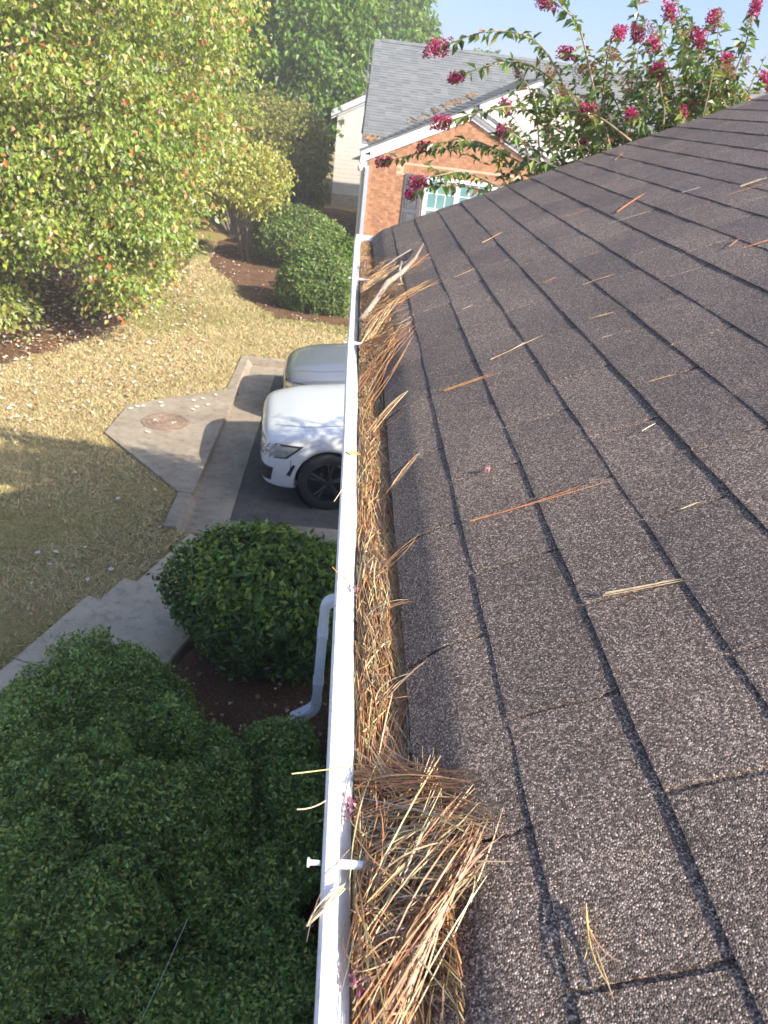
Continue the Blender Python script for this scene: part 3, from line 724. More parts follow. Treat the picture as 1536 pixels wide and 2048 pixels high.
# dirt under the needles
xs_ = np.linspace(0.033, 0.121, 12); ys_ = np.arange(YBEG + 0.02, YEND - 0.012, 0.03)
DX, DY = np.meshgrid(xs_, ys_)
DZ = 3.786 + 0.45 * heap(DY) * np.clip((0.1 - DX) / 0.03, 0, 1) + 0.004 * lump(np.stack([DX, DY, 0 * DX], -1), 9, 60)
DZ = np.where(DX < 0.045, np.minimum(DZ, 3.80), DZ) - 0.02 * sstep(3.6, 4.1, DY)
DXo = DX
dirt = mk('gutter_dirt', np.stack([DXo, DY, DZ], -1), grid_faces(*DX.shape), M['debris'], smooth=True)
tag(dirt, 'dark rotted debris under the pine needles in the gutter', 'debris', kind='stuff')

# single needles and scraps that can be told apart
def needle_thing(name, ends, label, n=2, r0=0.00068, col=(0.55, 0.28, 0.1), lift=0.004, spread=0.006, cat='pine needle', surf='roof', zz=None, arch=0.004, bend=0.006):
    a, b = ends
    if surf == 'roof': A, B = on_roof(*a), on_roof(*b)
    else:
        A, B = on_z(a[0], a[1], zz[0]), on_z(b[0], b[1], zz[1])
    loc = (A + B) / 2; L = []
    rr = np.random.default_rng(int(a[0] * 7 + a[1]))
    for i in range(n):
        s = rr.normal(0, spread, 3) * np.array([1, 1, 0.15]) * (i > 0); m = (A + B) / 2 + rr.normal(0, bend, 3) * np.array([1, 1, 0.2]) + np.array([0, 0, arch])
        f = 0 if i == 0 else rr.uniform(0, 0.3)
        q0, q2 = A + rr.normal(0, spread * 0.15, 3) * np.array([1, 1, 0]), B + s - (B - A) * f
        p = bez(q0[None], m[None], q2[None], 7)
        if surf == 'roof': p[..., 2] = np.maximum(p[..., 2], roof_z(p[..., 0]) + r0 + 0.0005 + 0.0016 * i)
        L.append(p)
    P = np.vstack(L) - loc; R = np.full(P.shape[:2], r0); R[:, -1] *= 0.4
    V, F = tubes(P, R, 5)
    o = mk(name, V, F, M['needle'], col=np.repeat(pal(n, [col], [1], 0.1, rr), 6 * 5, 0)); o.location = loc
    tag(o, label, cat, 'loose needles on the shingles' if surf == 'roof' else 'needles hooked over the gutter lip'); return o
TAN, ORG, PALE = (0.62, 0.42, 0.20), (0.55, 0.25, 0.09), (0.60, 0.50, 0.34)
for ends, lb, n_, c in [
    (((980, 722), (1085, 672)), 'pale tan needle pair lying across the second shingle line', 2, TAN),
    (((888, 785), (1000, 748)), 'orange brown needle bunch below the pale tan pair', 3, ORG),
    (((940, 1045), (1220, 965)), 'longest single orange needle lying mid roof', 2, ORG),
    (((1205, 1195), (1365, 1165)), 'tan needle bundle ending at a shingle joint, right of the gutter middle', 4, PALE),
    (((1165, 1820), (1225, 2005)), 'needle bundle pointing downward nearest the bottom of the picture', 4, TAN),
    (((1125, 437), (1182, 418)), 'short orange needle just left of the forked scrap high on the roof', 1, ORG),
    (((1233, 427), (1292, 386)), 'reddish forked needle scrap high on the roof', 4, ORG),
    (((1215, 449), (1300, 424)), 'pale grey needle along a joint below the forked scrap', 1, (0.5, 0.47, 0.42)),
    (((1457, 496), (1480, 478)), 'short crossed needle near the right edge', 2, ORG),
    (((1488, 498), (1545, 478)), 'orange needle running off the right edge', 2, ORG),
    (((965, 487), (1005, 465)), 'orange needle stub close to the far roof end', 2, ORG),
    (((1165, 572), (1230, 550)), 'tan needle lying in the bright patch of roof', 1, TAN),
    (((1180, 640), (1225, 628)), 'forked needle right of the pale tan pair', 2, TAN),
    (((1300, 766), (1350, 752)), 'short tan needle right of centre on the roof', 1, TAN),
    (((1480, 376), (1536, 357)), 'frayed needle tuft at the upper right edge', 4, PALE),
    (((1456, 392), (1530, 368)), 'thin orange needle under the frayed tuft', 1, ORG),
    (((1230, 322), (1246, 306)), 'tiny orange scrap by the far roof edge', 2, ORG),
    (((1487, 202), (1530, 184)), 'orange needle topmost on the roof', 2, ORG),
    (((1363, 388), (1400, 377)), 'curled whitish scrap on the upper roof', 3, (0.62, 0.60, 0.57)),
    (((1358, 1022), (1395, 1008)), 'tan scrap beside a joint at the right', 1, PALE),
    (((1283, 865), (1310, 850)), 'stubby tan scrap below the forked needle', 1, PALE),
    (((910, 556), (950, 538)), 'tan needle on the second course near the far end', 1, TAN),
    (((1085, 567), (1112, 556)), 'small orange needle beside the bright patch', 1, ORG),
    (((1203, 678), (1226, 672)), 'whitish curled scrap in a joint mid roof', 1, (0.66, 0.62, 0.58)),
    (((925, 620), (945, 612)), 'pale stub of needle on the third course', 1, PALE)]:
    needle_thing('pine_needle', ends, lb, n_, col=c)
for ends, zz, lb, n_, c, ar in [
    (((585, 1548), (705, 1532)), (3.865, 3.835), 'long orange needle sticking out sideways over the lip', 1, TAN, 0.006),
    (((594, 1619), (668, 1588)), (3.850, 3.838), 'thin curved needle over the lip below the long orange one', 1, PALE, -0.004),
    (((614, 1852), (690, 1768)), (3.83, 3.85), 'flat grey tan needle strap hanging over the lip at the spike', 5, PALE, 0.014),
    (((664, 1134), (705, 1165)), (3.862, 3.83), 'short orange needle poking left over the lip by the downspout', 1, ORG, 0.002),
    (((668, 1003), (690, 965)), (3.83, 3.845), 'fine curled needle over the lip beside the white car', 1, PALE, 0.012)]:
    needle_thing('pine_needle', ends, lb, n_, col=c, surf='z', zz=zz, arch=ar, spread=0.004, r0=0.0008)

# forked stick lying in the gutter
def px_roofz(u, v, lift):
    p = on_roof(u, v, lift); return p if p[0] > 0.12 else on_z(u, v, 3.835 + lift)
st = [px_roofz(722, 640, 0.0), px_roofz(752, 600, 0.035), px_roofz(775, 565, 0.04), px_roofz(800, 548, 0.035), px_roofz(828, 520, 0.025), px_roofz(846, 488, 0.016)]
stick = empty('fallen_stick', 'thick forked grey stick jutting from the far gutter onto the roof', 'stick', tuple(st[0]))
def stick_part(name, pts, rad):
    P = np.array(pts) - st[0]; d = MB(); d.tube(P, np.array(rad), 8); return d.build(name, M['twig'], stick, True)
stick_part('stem', st, [0.010, 0.0105, 0.011, 0.010, 0.007, 0.005])
stick_part('fork', [st[3], px_roofz(799, 540, 0.045), px_roofz(803, 523, 0.055)], [0.006, 0.005, 0.004])
stick_part('knot', [st[3] - 0.004, px_roofz(802, 563, 0.022)], [0.006, 0.004])
st = [px_roofz(735, 552, 0.0), px_roofz(765, 536, 0.015), px_roofz(795, 515, 0.012), px_roofz(822, 499, 0.006)]
s2 = empty('fallen_stick', 'slim straight twig behind the forked stick at the gutter end', 'stick', tuple(st[0]))
d = MB(); d.tube(np.array(st) - st[0], np.array([0.003, 0.003, 0.0028, 0.003]), 6); d.build('stem', M['twig'], s2, True)
for k_, (a, b, lb) in enumerate([((737, 560), (755, 585), 'short grey twig stub leaning in the far needle heap'), ((758, 540), (757, 584), 'upright grey twig stub in the far needle heap'), ((731, 518), (724, 545), 'reddish twig stub near the gutter end cap')]):
    A = px_roofz(*b, 0.0); B = px_roofz(*a, 0.03); o = MB().tube(np.array([A, (A + B) / 2 + 0.003, B]) - A, np.array([0.003, 0.0026, 0.002]), 6).build('fallen_stick', M['twig'], None, True); o.location = A; tag(o, lb, 'stick')
# big curled leaf in the gutter
p = on_z(800, 1515, 3.815); k = 9; u_ = np.linspace(-1, 1, k); V = []
for i in range(k):
    w = 0.021 * math.cos(u_[i] * 1.35) ** 0.6
    for s in (-1, -0.5, 0, 0.5, 1): V.append((s * w + 0.004 * u_[i], -u_[i] * 0.048, 0.012 * (1 - s * s) + 0.006 * math.sin(u_[i] * 3)))
lf = mk('curled_leaf', V, grid_faces(k, 5), M['dry'], col=np.tile((0.27, 0.17, 0.13), (8 * 4, 1)), smooth=True); lf.location = (p[0] - 0.004, p[1], 3.807); lf.rotation_euler = (0.05, 0.25, 0.25)
tag(lf, 'smooth brown curled leaf half buried in the gutter needles', 'leaf')
lf = single_leaf('small_leaf', on_z(706, 912, 3.835), 0.03, (0.62, 0.42, 0.16), 'small yellow leaf caught at the gutter lip beside the white car'); 
for (u, v, lb) in [(710, 1180, 'pink crape myrtle petals caught among the gutter needles mid way'), (712, 1972, 'pink petal among the nearest gutter needles'), (697, 1615, 'faded pink petals at the lip above the spike')]:
    p = on_z(u, v, 3.825); n_ = 14; q = rng.normal(0, 0.004, (n_, 3)) * np.array([1, 1.5, 0.6]); V, F = leaf_mesh(q, rng.normal(size=(n_, 3)), rng.normal(size=(n_, 3)), np.full(n_, 0.007), np.full(n_, 0.006))
    o = mk('fallen_petals', V, F, M['petal'], col=np.repeat(pal(n_, [(0.42, 0.14, 0.23), (0.50, 0.30, 0.34)], [1, 1], 0.2), 2, 0)); o.location = (p[0], p[1], level(p[0], p[1]) + 0.011); tag(o, lb, 'petals')
p = on_roof(973, 945); n_ = 8; q = np.abs(rng.normal(0, 0.004, (n_, 3))) * np.array([1, 1.2, 0.3]); V, F = leaf_mesh(q, rng.normal(size=(n_, 3)), rng.normal(size=(n_, 3)), np.full(n_, 0.006), np.full(n_, 0.006))
o = mk('fallen_petals', V, F, M['petal'], col=np.repeat(pal(n_, [(0.65, 0.28, 0.36)], [1], 0.2), 2, 0)); o.location = (p[0], p[1], float(roof_z(p[0])) + 0.002); tag(o, 'tiny pink petal lying in a shingle joint', 'petals')

# ------------------------------------------------------------------ cars
def loft(sections, mu=5, mv=4):
    """sections: list of half profiles [(y, z)...] at x; mirrored -> closed mesh"""
    S = np.array([[(x, y, z) for y, z in pr] for x, pr in sections])
    S = crom(S, mu); S = np.transpose(crom(np.transpose(S, (1, 0, 2)), mv), (1, 0, 2))
    S[..., 1] = np.maximum(S[..., 1], 0); S[:, 0, 1] = 0; S[:, -1, 1] = 0
    full = np.concatenate([S, (S * np.array([1, -1, 1]))[:, -2:0:-1]], 1)
    a, b, _ = full.shape; V = full.reshape(-1, 3); i = np.arange(a * b).reshape(a, b)
    F = np.stack([i[:-1], i[1:], np.roll(i[1:], -1, 1), np.roll(i[:-1], -1, 1)], -1).reshape(-1, 4)
    c0, c1 = full[0].mean(0), full[-1].mean(0); V = np.vstack([V, c0, c1]); n_ = a * b
    T = [(i[0, (j + 1) % b], n_, i[0, j]) for j in range(b)] + [(i[-1, j], n_ + 1, i[-1, (j + 1) % b]) for j in range(b)]
    return V, F, np.array(T)
def make_car(name, label, xn, yc, spec, yaw=0.0):
    W, L, paint = spec['W'], spec['L'], spec['paint']; hz = spec['hood']; zb = spec['zb']; bz = spec['belt']
    root = empty(name, label, 'car', (xn, yc, 0.0)); a_ = math.radians(yaw); pv = np.array([spec['axles'][0], -spec['W']])
    pr_ = np.array([pv[0] * math.cos(a_) - pv[1] * math.sin(a_), pv[0] * math.sin(a_) + pv[1] * math.cos(a_)]); root.location = (xn + pv[0] - pr_[0], yc + pv[1] - pr_[1], 0.0); root.rotation_euler = (0, 0, a_)
    def prof(w, z0, zs, zt, crown=0.03, low=0.9):
        return [(0, z0), (w * low * 0.6, z0), (w * low, z0 + 0.015), (w * (low + 0.07), z0 + 0.12), (w, z0 + 0.5 * (zs - z0)), (w * 0.985, zs - 0.10), (w * 0.93, zs), (w * 0.60, zt - crown * 0.4), (0, zt)]
    st_ = []
    for x, wf, z0, zs, zt in spec['stations']: st_.append((x, prof(W * wf, z0, zs, zt)))
    V, F, T = loft(st_, 10, 8)
    R = spec['R'] + 0.045
    for xa in spec['axles']:                               # wheel arches pressed into the flanks
        rr_ = np.hypot(V[:, 0] - xa, V[:, 2] - spec['R']); side_ = np.abs(V[:, 1]) > W * 0.55
        ring = side_ & (rr_ < R + 0.022) & (rr_ > R - 0.016); k_ = (R / rr_[ring]); V[ring, 0] = xa + (V[ring, 0] - xa) * k_; V[ring, 2] = spec['R'] + (V[ring, 2] - spec['R']) * k_
        ins = side_ & (rr_ <= R - 0.016); V[ins, 1] = np.sign(V[ins, 1]) * np.minimum(np.abs(V[ins, 1]), W - 0.28)
    body = mk('body', V, [F, T], paint, root, smooth=True)
    bv = BVHTree.FromPolygons([tuple(v) for v in V], [tuple(int(q) for q in f) for f in F] + [tuple(int(q) for q in f) for f in T])
    AX = spec.get('ax', 0.9)
    def patch(nm, mat, quad, off=0.006, parent=root, nu=10, nv_=5, rim=True):
        """patch lying on the nose: quad = 4 corners (angle from nose, height), bilinear"""
        q = np.array(quad, float); Vp = np.zeros((nu, nv_, 3)); Vi = np.zeros((nu, nv_, 3))
        for a in range(nu):
            for b in range(nv_):
                s, t = a / (nu - 1), b / (nv_ - 1)
                th, z = (1 - s) * (1 - t) * q[0] + s * (1 - t) * q[1] + s * t * q[2] + (1 - s) * t * q[3]
                dr = Vector((-math.cos(math.radians(th)), -math.sin(math.radians(th)), 0)); org = Vector((AX, 0, z)) + dr * 3
                h, nn, _, _ = bv.ray_cast(org, -dr)
                if h is None: h = Vector((AX, 0, z)) + dr * 0.8; nn = dr
                Vp[a, b] = h + dr * off; Vi[a, b] = h - dr * 0.012
        V_ = np.vstack([Vp.reshape(-1, 3), Vi.reshape(-1, 3)]); f = grid_faces(nu, nv_)
        per = [(0, j) for j in range(nv_)] + [(i, nv_ - 1) for i in range(1, nu)] + [(nu - 1, j) for j in range(nv_ - 2, -1, -1)] + [(i, 0) for i in range(nu - 2, 0, -1)]
        pi = [a * nv_ + b for a, b in per]; m_ = nu * nv_
        sk = np.array([(pi[i], pi[(i + 1) % len(pi)], m_ + pi[(i + 1) % len(pi)], m_ + pi[i]) for i in range(len(pi))])
        return mk(nm, V_, np.vstack([f, sk]), mat, parent, smooth=False)
    for s in (1, -1):
        mir = lambda q: [(a * s, z) for a, z in q]
        hl = patch('headlight', M['lamp'], mir(spec['lamp']), 0.004)
        for q in spec['reflectors']: patch('reflector', M['chrome'], mir(q), 0.009, hl, 5, 3)
        patch('trim', M['black'], mir(spec['lamp_trim']), 0.002, hl)
        if 'amber' in spec: patch('turn_signal', M['amber'], mir(spec['amber']), 0.009, hl, 4, 3)
        for q in spec['slots']: patch('air_intake', M['black'], mir(q), 0.004)
    for q in spec['front']: patch('grille', M['black'], q, 0.004, nu=14)
    for q in spec.get('bars', []): patch('grille_bar', M['rim'], q, 0.012, nu=14, nv_=2)
    for s in (-1, 1):                                      # shut lines of the bonnet and bumper
        pts = []
        for x in np.linspace(0.16, 1.38, 14):
            yy_ = s * W * (0.60 + 0.17 * min(1, (x - 0.16) / 0.35)); h, nn, _, _ = bv.ray_cast(Vector((x, yy_, 3)), Vector((0, 0, -1)))
            if h is not None: pts.append(tuple(h + Vector((0, 0, -0.001))))
        if len(pts) > 3: MB().tube(pts, 0.0045, 5).build('bonnet_seam', M['black'], root)
        pts = []
        for z in np.linspace(spec['lamp'][1][1] - 0.02, 0.42, 8):
            h, nn, _, _ = bv.ray_cast(Vector((0.36, s * 3, z)), Vector((0, -s, 0)))
            if h is not None: pts.append(tuple(h + Vector((0, -s * 0.001, 0))))
        if len(pts) > 3: MB().tube(pts, 0.004, 5).build('bumper_seam', M['black'], root)
    # wheels
    for xa in spec['axles']:
        for s in (-1, 1):
            Rr = spec['R']; yo = s * (W - 0.02); wroot = bpy.data.objects.new('wheel', None); COL.objects.link(wroot); wroot.parent = root; wroot.location = (xa, yo - s * 0.11, Rr); wroot.empty_display_size = 0.1
            t_ = MB().lathe((0, 0, 0), 'y', [(Rr * 0.70, -0.10), (Rr * 0.93, -0.115), (Rr, -0.085), (Rr, 0.085), (Rr * 0.93, 0.115), (Rr * 0.70, 0.10), (Rr * 0.66, 0.0), (Rr * 0.70, -0.10)], 40).build('tyre', M['tyre'], wroot, True)
            d = MB(); d.lathe((0, 0, 0), 'y', [(Rr * 0.71, s * 0.09), (Rr * 0.67, s * 0.10), (Rr * 0.64, s * 0.06), (Rr * 0.62, -s * 0.02), (0.001, -s * 0.03)], 36)
            for k_ in range(5):
                a = k_ * 2 * math.pi / 5 + 0.3
                for da in (-0.13, 0.13):
                    p0 = np.array([0.05 * math.cos(a), s * 0.085, 0.05 * math.sin(a)]); p1 = np.array([Rr * 0.66 * math.cos(a + da), s * 0.095, Rr * 0.66 * math.sin(a + da)])
                    d.tube([p0, (p0 + p1) / 2, p1], np.array([0.022, 0.016, 0.018]), 6)
            d.lathe((0, 0, 0), 'y', [(0.055, s * 0.06), (0.055, s * 0.10), (0.001, s * 0.105)], 16)
            d.build('rim', M['rim'], wroot, False)
            MB().lathe((xa, s * (W - 0.26), Rr), 'y', [(Rr + 0.043, s * 0.005), (Rr + 0.043, s * 0.20), (Rr + 0.040, s * 0.20), (Rr + 0.040, s * 0.005), (0.001, s * 0.006)], 36).build('arch_liner', M['black'], root)
    # cabin
    st_ = []
    for x, wb, wt, z1 in spec['cabin']:
        st_.append((x, [(0, bz - 0.1), (W * wb * 0.9, bz - 0.1), (W * wb, bz - 0.06), (W * (wb * 0.6 + wt * 0.4), bz + 0.4 * (z1 - bz)), (W * wt, z1 - 0.07), (W * wt * 0.86, z1 - 0.015), (0, z1)]))
    V, F, T = loft(st_, 4, 3); mk('cabin_glass', V, [F, T], M['glass'], root, smooth=True)
    st_ = []
    for x, wb, wt, z1 in spec['cabin'][2:-2]:
        st_.append((x, [(0, z1 - 0.06), (W * wt * 0.8, z1 - 0.07), (W * wt * 1.01, z1 - 0.075), (W * wt * 0.88, z1 - 0.006), (0, z1 + 0.012)]))
    V, F, T = loft(st_, 4, 3); mk('roof_panel', V, [F, T], paint, root, smooth=True)
    for s in (-1, 1):
        for (xa_, xb_) in spec['pillars']:
            d = MB(); d.tube([(xa_, s * W * 0.93, bz - 0.05), ((xa_ + xb_) / 2, s * W * 0.85, bz + 0.28), (xb_, s * W * 0.73, spec['cabin'][3][3] - 0.06)], 0.035, 8); d.build('pillar', paint, root, True)
        d = MB(); d.lathe((spec['mirror'], s * (W + 0.10), bz + 0.05), 'x', [(0.001, -0.07), (0.07, -0.05), (0.09, 0.0), (0.085, 0.05), (0.001, 0.055)], 16); d.tube([(spec['mirror'], s * W * 0.92, bz - 0.02), (spec['mirror'], s * (W + 0.05), bz + 0.02)], 0.025, 8); d.build('mirror', paint, root, True)
        d = MB(); d.box(L - 0.10, L + 0.012, *sorted((s * W * 0.55, s * W * 0.86)), bz - 0.22, bz - 0.06); d.build('tail_light', M['red'], root)
        for xd in spec['doors']:
            d = MB(); d.tube([(xd, s * (W + 0.005), bz - 0.16), (xd + 0.09, s * (W + 0.02), bz - 0.155), (xd + 0.18, s * (W + 0.005), bz - 0.15)], 0.013, 6); d.build('door_handle', paint, root)
    return root
suv = dict(W=0.965, L=4.75, paint=M['white_paint'], hood=1.0, zb=0.24, belt=1.07, R=0.372, axles=(0.83, 3.68), ax=1.0,
    stations=[(0.0, 0.58, 0.38, 0.68, 0.80), (0.03, 0.76, 0.29, 0.76, 0.88), (0.10, 0.87, 0.245, 0.84, 0.94), (0.26, 0.935, 0.22, 0.89, 0.985), (0.5, 0.975, 0.22, 0.945, 1.03), (0.9, 0.995, 0.22, 0.99, 1.075), (1.4, 1.0, 0.22, 1.03, 1.11), (2.4, 1.0, 0.22, 1.06, 1.12), (3.6, 1.0, 0.22, 1.08, 1.13), (4.4, 0.97, 0.25, 1.09, 1.13), (4.68, 0.88, 0.32, 1.05, 1.1), (4.75, 0.7, 0.42, 0.95, 1.0)],
    lamp=[(25, 0.63), (52, 0.665), (59, 0.80), (29, 0.80)], lamp_trim=[(23, 0.61), (53, 0.65), (62, 0.825), (27, 0.82)],
    reflectors=[[(29, 0.67), (35, 0.68), (36, 0.75), (31, 0.75)], [(38, 0.685), (46, 0.70), (42, 0.73), (37, 0.715)]],
    slots=[[(21, 0.33), (44, 0.33), (46, 0.51), (23, 0.55)], [(53, 0.44), (55, 0.42), (58, 0.58), (56.5, 0.58)]],
    front=[[(-19, 0.52), (19, 0.52), (22, 0.80), (-22, 0.80)], [(-15, 0.33), (15, 0.33), (14, 0.45), (-14, 0.45)]], bars=[[(-20, 0.61), (20, 0.61), (20, 0.63), (-20, 0.63)], [(-20, 0.70), (20, 0.70), (20, 0.72), (-20, 0.72)]],
    cabin=[(1.35, 0.86, 0.78, 1.09), (1.75, 0.93, 0.76, 1.42), (2.2, 0.95, 0.75, 1.64), (2.8, 0.95, 0.75, 1.69), (3.6, 0.95, 0.75, 1.67), (4.25, 0.93, 0.74, 1.58), (4.62, 0.88, 0.74, 1.15)],
    pillars=[(1.45, 2.15), (2.85, 2.85), (3.85, 3.8)], mirror=1.85, doors=(2.4, 3.3))
make_car('parked_car', 'white car nearest the house with glossy bonnet and black wheel', -0.84, 9.285, suv, 5.0)
sed = dict(suv); sed.update(W=0.93, paint=M['grey_paint'], R=0.345, axles=(0.86, 3.6), belt=0.97,
    stations=[(0.0, 0.42, 0.38, 0.58, 0.68), (0.03, 0.62, 0.28, 0.66, 0.76), (0.12, 0.80, 0.22, 0.74, 0.83), (0.28, 0.90, 0.20, 0.80, 0.88), (0.52, 0.965, 0.20, 0.85, 0.925), (0.9, 0.99, 0.20, 0.89, 0.965), (1.4, 1.0, 0.20, 0.93, 1.0), (2.4, 1.0, 0.20, 0.96, 1.02), (3.6, 1.0, 0.20, 0.98, 1.03), (4.4, 0.97, 0.23, 0.98, 1.02), (4.68, 0.88, 0.3, 0.93, 0.98), (4.75, 0.7, 0.40, 0.85, 0.9)],
    lamp=[(30, 0.60), (52, 0.645), (58, 0.72), (33, 0.70)], lamp_trim=[(28, 0.585), (53, 0.635), (59, 0.735), (31, 0.715)],
    reflectors=[[(36, 0.635), (42, 0.645), (43, 0.69), (37, 0.685)]], amber=[(47, 0.65), (54, 0.665), (56, 0.705), (49, 0.695)],
    slots=[[(24, 0.33), (44, 0.33), (44, 0.43), (26, 0.45)]], front=[[(-22, 0.40), (22, 0.40), (25, 0.66), (-25, 0.66)]], bars=[[(-22, 0.52), (22, 0.52), (22, 0.54), (-22, 0.54)]],
    cabin=[(1.35, 0.86, 0.76, 0.99), (1.8, 0.92, 0.74, 1.26), (2.3, 0.94, 0.72, 1.42), (2.8, 0.94, 0.72, 1.46), (3.4, 0.94, 0.72, 1.43), (4.0, 0.92, 0.72, 1.28), (4.5, 0.88, 0.74, 1.03)],
    pillars=[(1.5, 2.2), (2.85, 2.85), (3.9, 3.6)])
make_car('parked_car', 'dark silver grey car parked just beyond the white car', -0.82, 11.66, sed, 2.0)

# ------------------------------------------------------------------ brick house beyond the cars
NY = 22.0
nb = empty('brick_house', 'orange brick house with grey shingle roof and white nested gables', 'house', (0.32, NY, 0.1))
def npart(o):
    o.matrix_parent_inverse = Matrix.Translation(Vector((-0.32, -NY, -0.1))); return o
def shingle_roof(name, a, b, c, d_, mat, parent, n_, th=0.012, fix=npart):
    """quad a-b at the eave, d-c at the ridge, laid in n stepped courses"""
    a, b, c, d_ = (np.asarray(q, float) for q in (a, b, c, d_)); nn = nrm(np.cross(b - a, d_ - a)); m = MB()
    for i in range(n_):
        t0, t1 = i / n_, min(1, (i + 1.15) / n_)
        p0, p1 = a + (d_ - a) * t0, b + (c - b) * t0; q0, q1 = a + (d_ - a) * t1, b + (c - b) * t1
        V = [p0 + nn * th, p1 + nn * th, q1 + nn * 0.001, q0 + nn * 0.001, p0 - nn * 0.002, p1 - nn * 0.002]
        m.add(V, [(0, 1, 2, 3), (4, 5, 1, 0)])
    V = [a - nn * .004, b - nn * .004, c - nn * .004, d_ - nn * .004]; V += [q - nn * 0.05 for q in V]
    m.add(V, [(0, 1, 2, 3), (7, 6, 5, 4), (0, 4, 5, 1), (1, 5, 6, 2), (2, 6, 7, 3), (3, 7, 4, 0)])
    return fix(m.build(name, mat, parent))
EZ, RZ, RY = 3.30, 6.06, 27.0
EYM = NY + 0.35
shingle_roof('roof', (0.08, EYM, EZ + 0.05), (15, EYM, EZ + 0.05), (15, RY, RZ), (0.22, RY, RZ), M['groof'], nb, 40)
shingle_roof('roof', (15, 31.5, EZ + 0.05), (0.08, 31.5, EZ + 0.05), (0.22, RY, RZ), (15, RY, RZ), M['groof'], nb, 20)
d = MB(); d.prism([(0.42, RY - 0.14, RZ - 0.055), (0.42, RY, RZ + 0.035), (0.42, RY + 0.14, RZ - 0.055)], (14.5, 0, 0)); npart(d.build('ridge_cap', M['groof'], nb))
d = MB(); d.prism([(0.34, EYM + 0.3, 0.1), (0.34, 31.2, 0.1), (0.34, 31.2, EZ), (0.34, RY, RZ - 0.12), (0.34, EYM + 0.3, EZ)], (0.2, 0, 0)); npart(d.build('side_wall', M['siding'], nb))
for za, zb_ in ((0, 1),):
    d = MB(); d.prism([(0.085, EYM - 0.02, EZ - 0.12), (0.085, RY, RZ - 0.17), (0.085, RY, RZ - 0.055), (0.085, EYM - 0.02, EZ + 0.0)], (0.025, 0, 0)); npart(d.build('rake_board', M['shutter'], nb))
# inner gable: brick wall, left corner x=.32
IX, OX = 2.82, 4.56; SI = 0.475
def gabz(x, cx, pz, s): return pz - s * abs(x - cx)
PI_, PO = 4.62, 5.44
bw_r = 5.32
wall = npart(MB().prism([(0.335, NY + 0.003, 0.0), (bw_r, NY + 0.003, 0.0), (bw_r, NY + 0.003, gabz(bw_r, IX, PI_, SI) - .3), (IX, NY + 0.003, PI_ - 0.3), (0.335, NY + 0.003, gabz(0.335, IX, PI_, SI) - .3)], (0, 0.3, 0)).build('brick_wall', M['mortar'], nb))
BL, BH, JT = 0.203, 0.0665, 0.0095
WX0, WX1, WZ0, WZ1 = 1.86, 3.60, 1.25, 2.86        # window opening
SH = [(1.30, 1.78), (3.68, 4.16)]
bl = []
row = 0; z = 0.02
while z < PI_ - 0.35:
    x = 0.32 - (0.1055 if row % 2 else 0)
    while x < bw_r:
        xa, xb = max(x, 0.32), min(x + BL, bw_r); cxm = (xa + xb) / 2
        top = min(gabz(xa, IX, PI_, SI), gabz(xb, IX, PI_, SI)) - 0.30
        ok = xb - xa > 0.03 and z + BH < top + 0.06
        if xb > WX0 - 0.02 and xa < WX1 + 0.02 and WZ0 - 0.05 < z + BH and z < WZ1 + 0.235: ok = False
        if xb > 1.25 and xa < 4.2 and WZ1 - 0.02 < z + BH and z < WZ1 + 0.235: ok = False
        if ok: bl.append((xa, xb, z))
        x += BL + JT
    row += 1; z += BH + JT
sold = [(1.26 + i * 0.0765, WZ1 + 0.01, 0.067, 0.205) for i in range(38)]
def brick_mesh(w, h):
    V = np.array([(x, y, zz) for zz in (0, h) for y in (0, 0.03) for x in (0, w)]); b = 0.0015
    V[[0, 4], 0] += b; V[[1, 5], 0] -= b; V[[0, 1], 2] += b; V[[4, 5], 2] -= b
    return V, np.array([(0, 2, 3, 1), (4, 5, 7, 6), (0, 1, 5, 4), (2, 6, 7, 3), (0, 4, 6, 2), (1, 3, 7, 5)])
allb = [(xa, z_, xb - xa, BH) for xa, xb, z_ in bl] + [(x, z_, w, h) for x, z_, w, h in sold]
def vis(b):
    u, v, _ = to_px(np.array([b[0] + b[2] / 2, NY, b[1] + b[3] / 2])); return (v < 470 - (u - 740) * 0.37 + 8) and u < 1050
vb = [b for b in allb if vis(b)]; vb.sort(key=lambda b: b[0] + 0.2 * abs(b[1] - 3)); pick = set(vb[:300])
BC = {}; fld = MB(); r_b = np.random.default_rng(4)
for b in allb:
    dy = r_b.uniform(-0.002, 0.001)
    if b in pick:
        key = (round(b[2], 3), round(b[3], 3))
        if key not in BC:
            V, F = brick_mesh(*key); ob = mk('brick', V, F, M['brick'], wall); BC[key] = ob.data
        else:
            ob = bpy.data.objects.new('brick', BC[key]); COL.objects.link(ob); ob.parent = wall
        ob.location = (b[0], NY + dy - 0.004, b[1])
    else:
        V, F = brick_mesh(b[2], b[3]); fld.add(V + np.array([b[0], NY + dy - 0.004, b[1]]), F)
tag(fld.build('brick_field', M['brick'], wall), kind='stuff')
